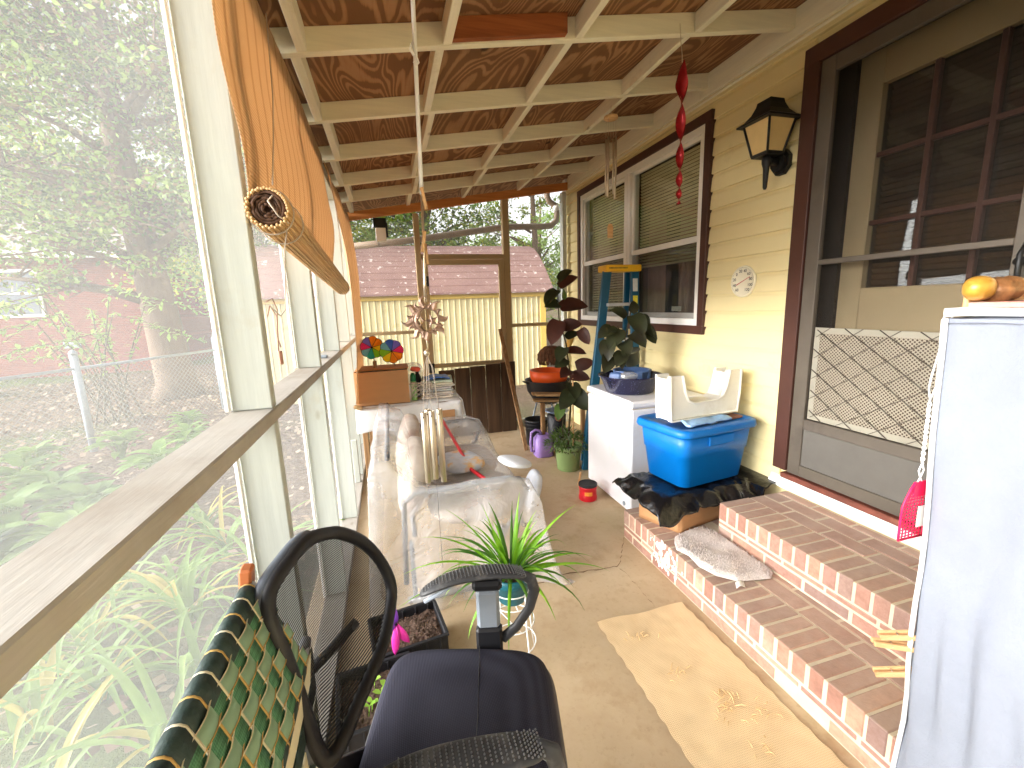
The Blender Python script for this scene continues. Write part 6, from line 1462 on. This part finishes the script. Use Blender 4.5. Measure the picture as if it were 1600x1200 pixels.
# arching shrub by the fence
sb_ = thing('fence_shrub', 'thin arching shrub growing through the chain link fence', 'shrub', (-4.5, 8.6, GZ))
k = MB(); lf = MB()
for i in range(16):
    a_ = rnd(0, 6.28); L = rnd(1.3, 2.3); b0 = Vector((-4.55+rnd(-.3, .3), 8.7+rnd(-.3, .3), GZ)); ap = b0+Vector((cos(a_)*L*.35, sin(a_)*L*.35, L)); e = ap+Vector((cos(a_)*L*.5, sin(a_)*L*.5, -.2*L)); pts = [b0, b0.lerp(ap, .5)+Vector((0, 0, .15)), ap, ap.lerp(e, .5)+Vector((0, 0, .08)), e]; k.tube(pts, [.014, .011, .008, .006, .003], 5, cap=False)
    for j in range(46):
        f = rnd(1.0, 4); q = min(int(f), 3); p = pts[q].lerp(pts[q+1], f-q); d = Vector((rnd(-1, 1), rnd(-1, 1), rnd(-.6, .5))).normalized()
        lf.leaf(p, p+d*rnd(.08, .15), rnd(.04, .07), .1, .2, 2)
k.build('stems', 'stem', sb_); q = lf.build('leaves', LEAFM['pale'], sb_)
# hostas
hm = [m_leaf('hosta_leaf', S(92, 128, 52), S(132, 160, 76), .35, .5), m_leaf('hosta_leaf_b', S(76, 110, 48), S(112, 142, 66), .35, .5)]
HS = [(-3.95, 5.9, .9), (-3.05, 4.7, 1), (-3.35, 6.3, .9), (-3.05, 4.15, 1.1), (-2.95, 7.2, .8), (-2.5, 4.2, 1), (-2.5, 5.3, 1), (-3.6, 5.2, 1), (-2.3, 3.6, 1), (-2.8, 3.5, 1.05), (-2.6, 6.3, .8), (-2.2, 5.9, .7), (-3.6, 4.4, 1), (-2.0, 4.7, .8)]
for i, (x, y, sz_) in enumerate(HS):
    s_ = sz_
    k = MB(); k.k = i % 2
    for j in range(34):
        a_ = j*2.4+rnd(-.3, .3); r = rnd(.05, .3)*s_; p = Vector((x+r*.5*cos(a_), y+r*.5*sin(a_), GZ+.10+.22*s_*(1-r/.33)+rnd(0, .1))); d = Vector((cos(a_), sin(a_), rnd(-.25, .45))).normalized(); k.leaf(p, p+d*rnd(.2, .3)*s_, rnd(.11, .16)*s_, .1, .25, 4, prof=heart)
        k.tube([(x, y, GZ), p], .004, 4, cap=False)
    o = k.build('hosta', hm); tag(o, 'broad leaved hosta clump, %s nearest the screen of the fence bed' % ORD[sorted(HS, key=lambda q: hypot(q[0], q[1])).index((x, y, sz_))], 'plant', 'hostas in the bed outside the screen')
lm = [m_leaf('lily_leaf', S(96, 130, 56), S(136, 164, 82), .4, .5), m_leaf('lily_leaf_yellow', S(160, 150, 66), S(184, 170, 90), .4, .5)]
LS = [(-1.45, 2.2), (-1.6, 2.05), (-1.25, 2.65), (-1.4, 2.9), (-1.05, 2.2), (-1.7, 2.6), (-1.3, 3.4), (-1.6, 3.9), (-1.0, 1.8), (-1.3, 1.6), (-2.0, 2.4), (-.95, 3.0), (-1.8, 3.1)]
for i, (x, y) in enumerate(LS):
    k = MB()
    for j in range(17):
        a_ = rnd(0, 6.28); L = rnd(.45, .85); w_ = rnd(.012, .02); k.k = 1 if rnd(0, 1) < .16 else 0; p = Vector((x+rnd(-.04, .04), y+rnd(-.04, .04), GZ)); ph = rnd(.9, 1.4); vs_ = []; fs = []; n = 8
        for q in range(n+1):
            f = q/n; d = Vector((cos(a_)*cos(ph), sin(a_)*cos(ph), sin(ph))); s_ = Vector((-sin(a_), cos(a_), 0)); ww = w_*(1-f**2)+.001; vs_ += [p-s_*ww+Vector((0, 0, ww*.5)), p, p+s_*ww+Vector((0, 0, ww*.5))]
            if q: o = 3*q-3; fs += [(o, o+1, o+4, o+3), (o+1, o+2, o+5, o+4)]
            p = p+d*L/n; ph -= .22+.1*f
        k.add(vs_, fs, True)
    o = k.build('daylily', lm); tag(o, 'strappy leaved daylily clump outside the lower left screen, %s nearest the viewer' % ORD[sorted(LS, key=lambda q: hypot(q[0], q[1])).index((x, y))], 'plant', 'daylilies along the porch edge')
# leaf litter and twigs
lt = MB()
for i in range(9000):
    r = rnd(0, 1); x = -.6-rnd(0, 1)**1.3*9; y = rnd(.8, 15); s_ = rnd(.02, .05)*(1 if y < 6 else 1.4); a_ = rnd(0, 6.28); p = Vector((x, y, GZ+rnd(.012, .06)))
    d = Vector((cos(a_)*s_, sin(a_)*s_, rnd(-.4, .4)*s_)); e = Vector((-sin(a_)*s_*.6, cos(a_)*s_*.6, rnd(-.4, .4)*s_)); lt.k = random.randrange(4); lt.add([p-d, p+e, p+d, p-e], [(0, 1, 2, 3)])
o = lt.build('leaf_litter', [m_leaf('litter_%d' % q, c, mul(c, 1.15), .1, .8) for q, c in enumerate((S(112, 90, 70), S(146, 124, 102), S(92, 70, 52), S(166, 148, 128)))])
tag(o, 'dry fallen leaves covering the yard ground', 'leaves', kind='stuff')
for o in bpy.data.objects:
    if '_w' in o: del o['_w']
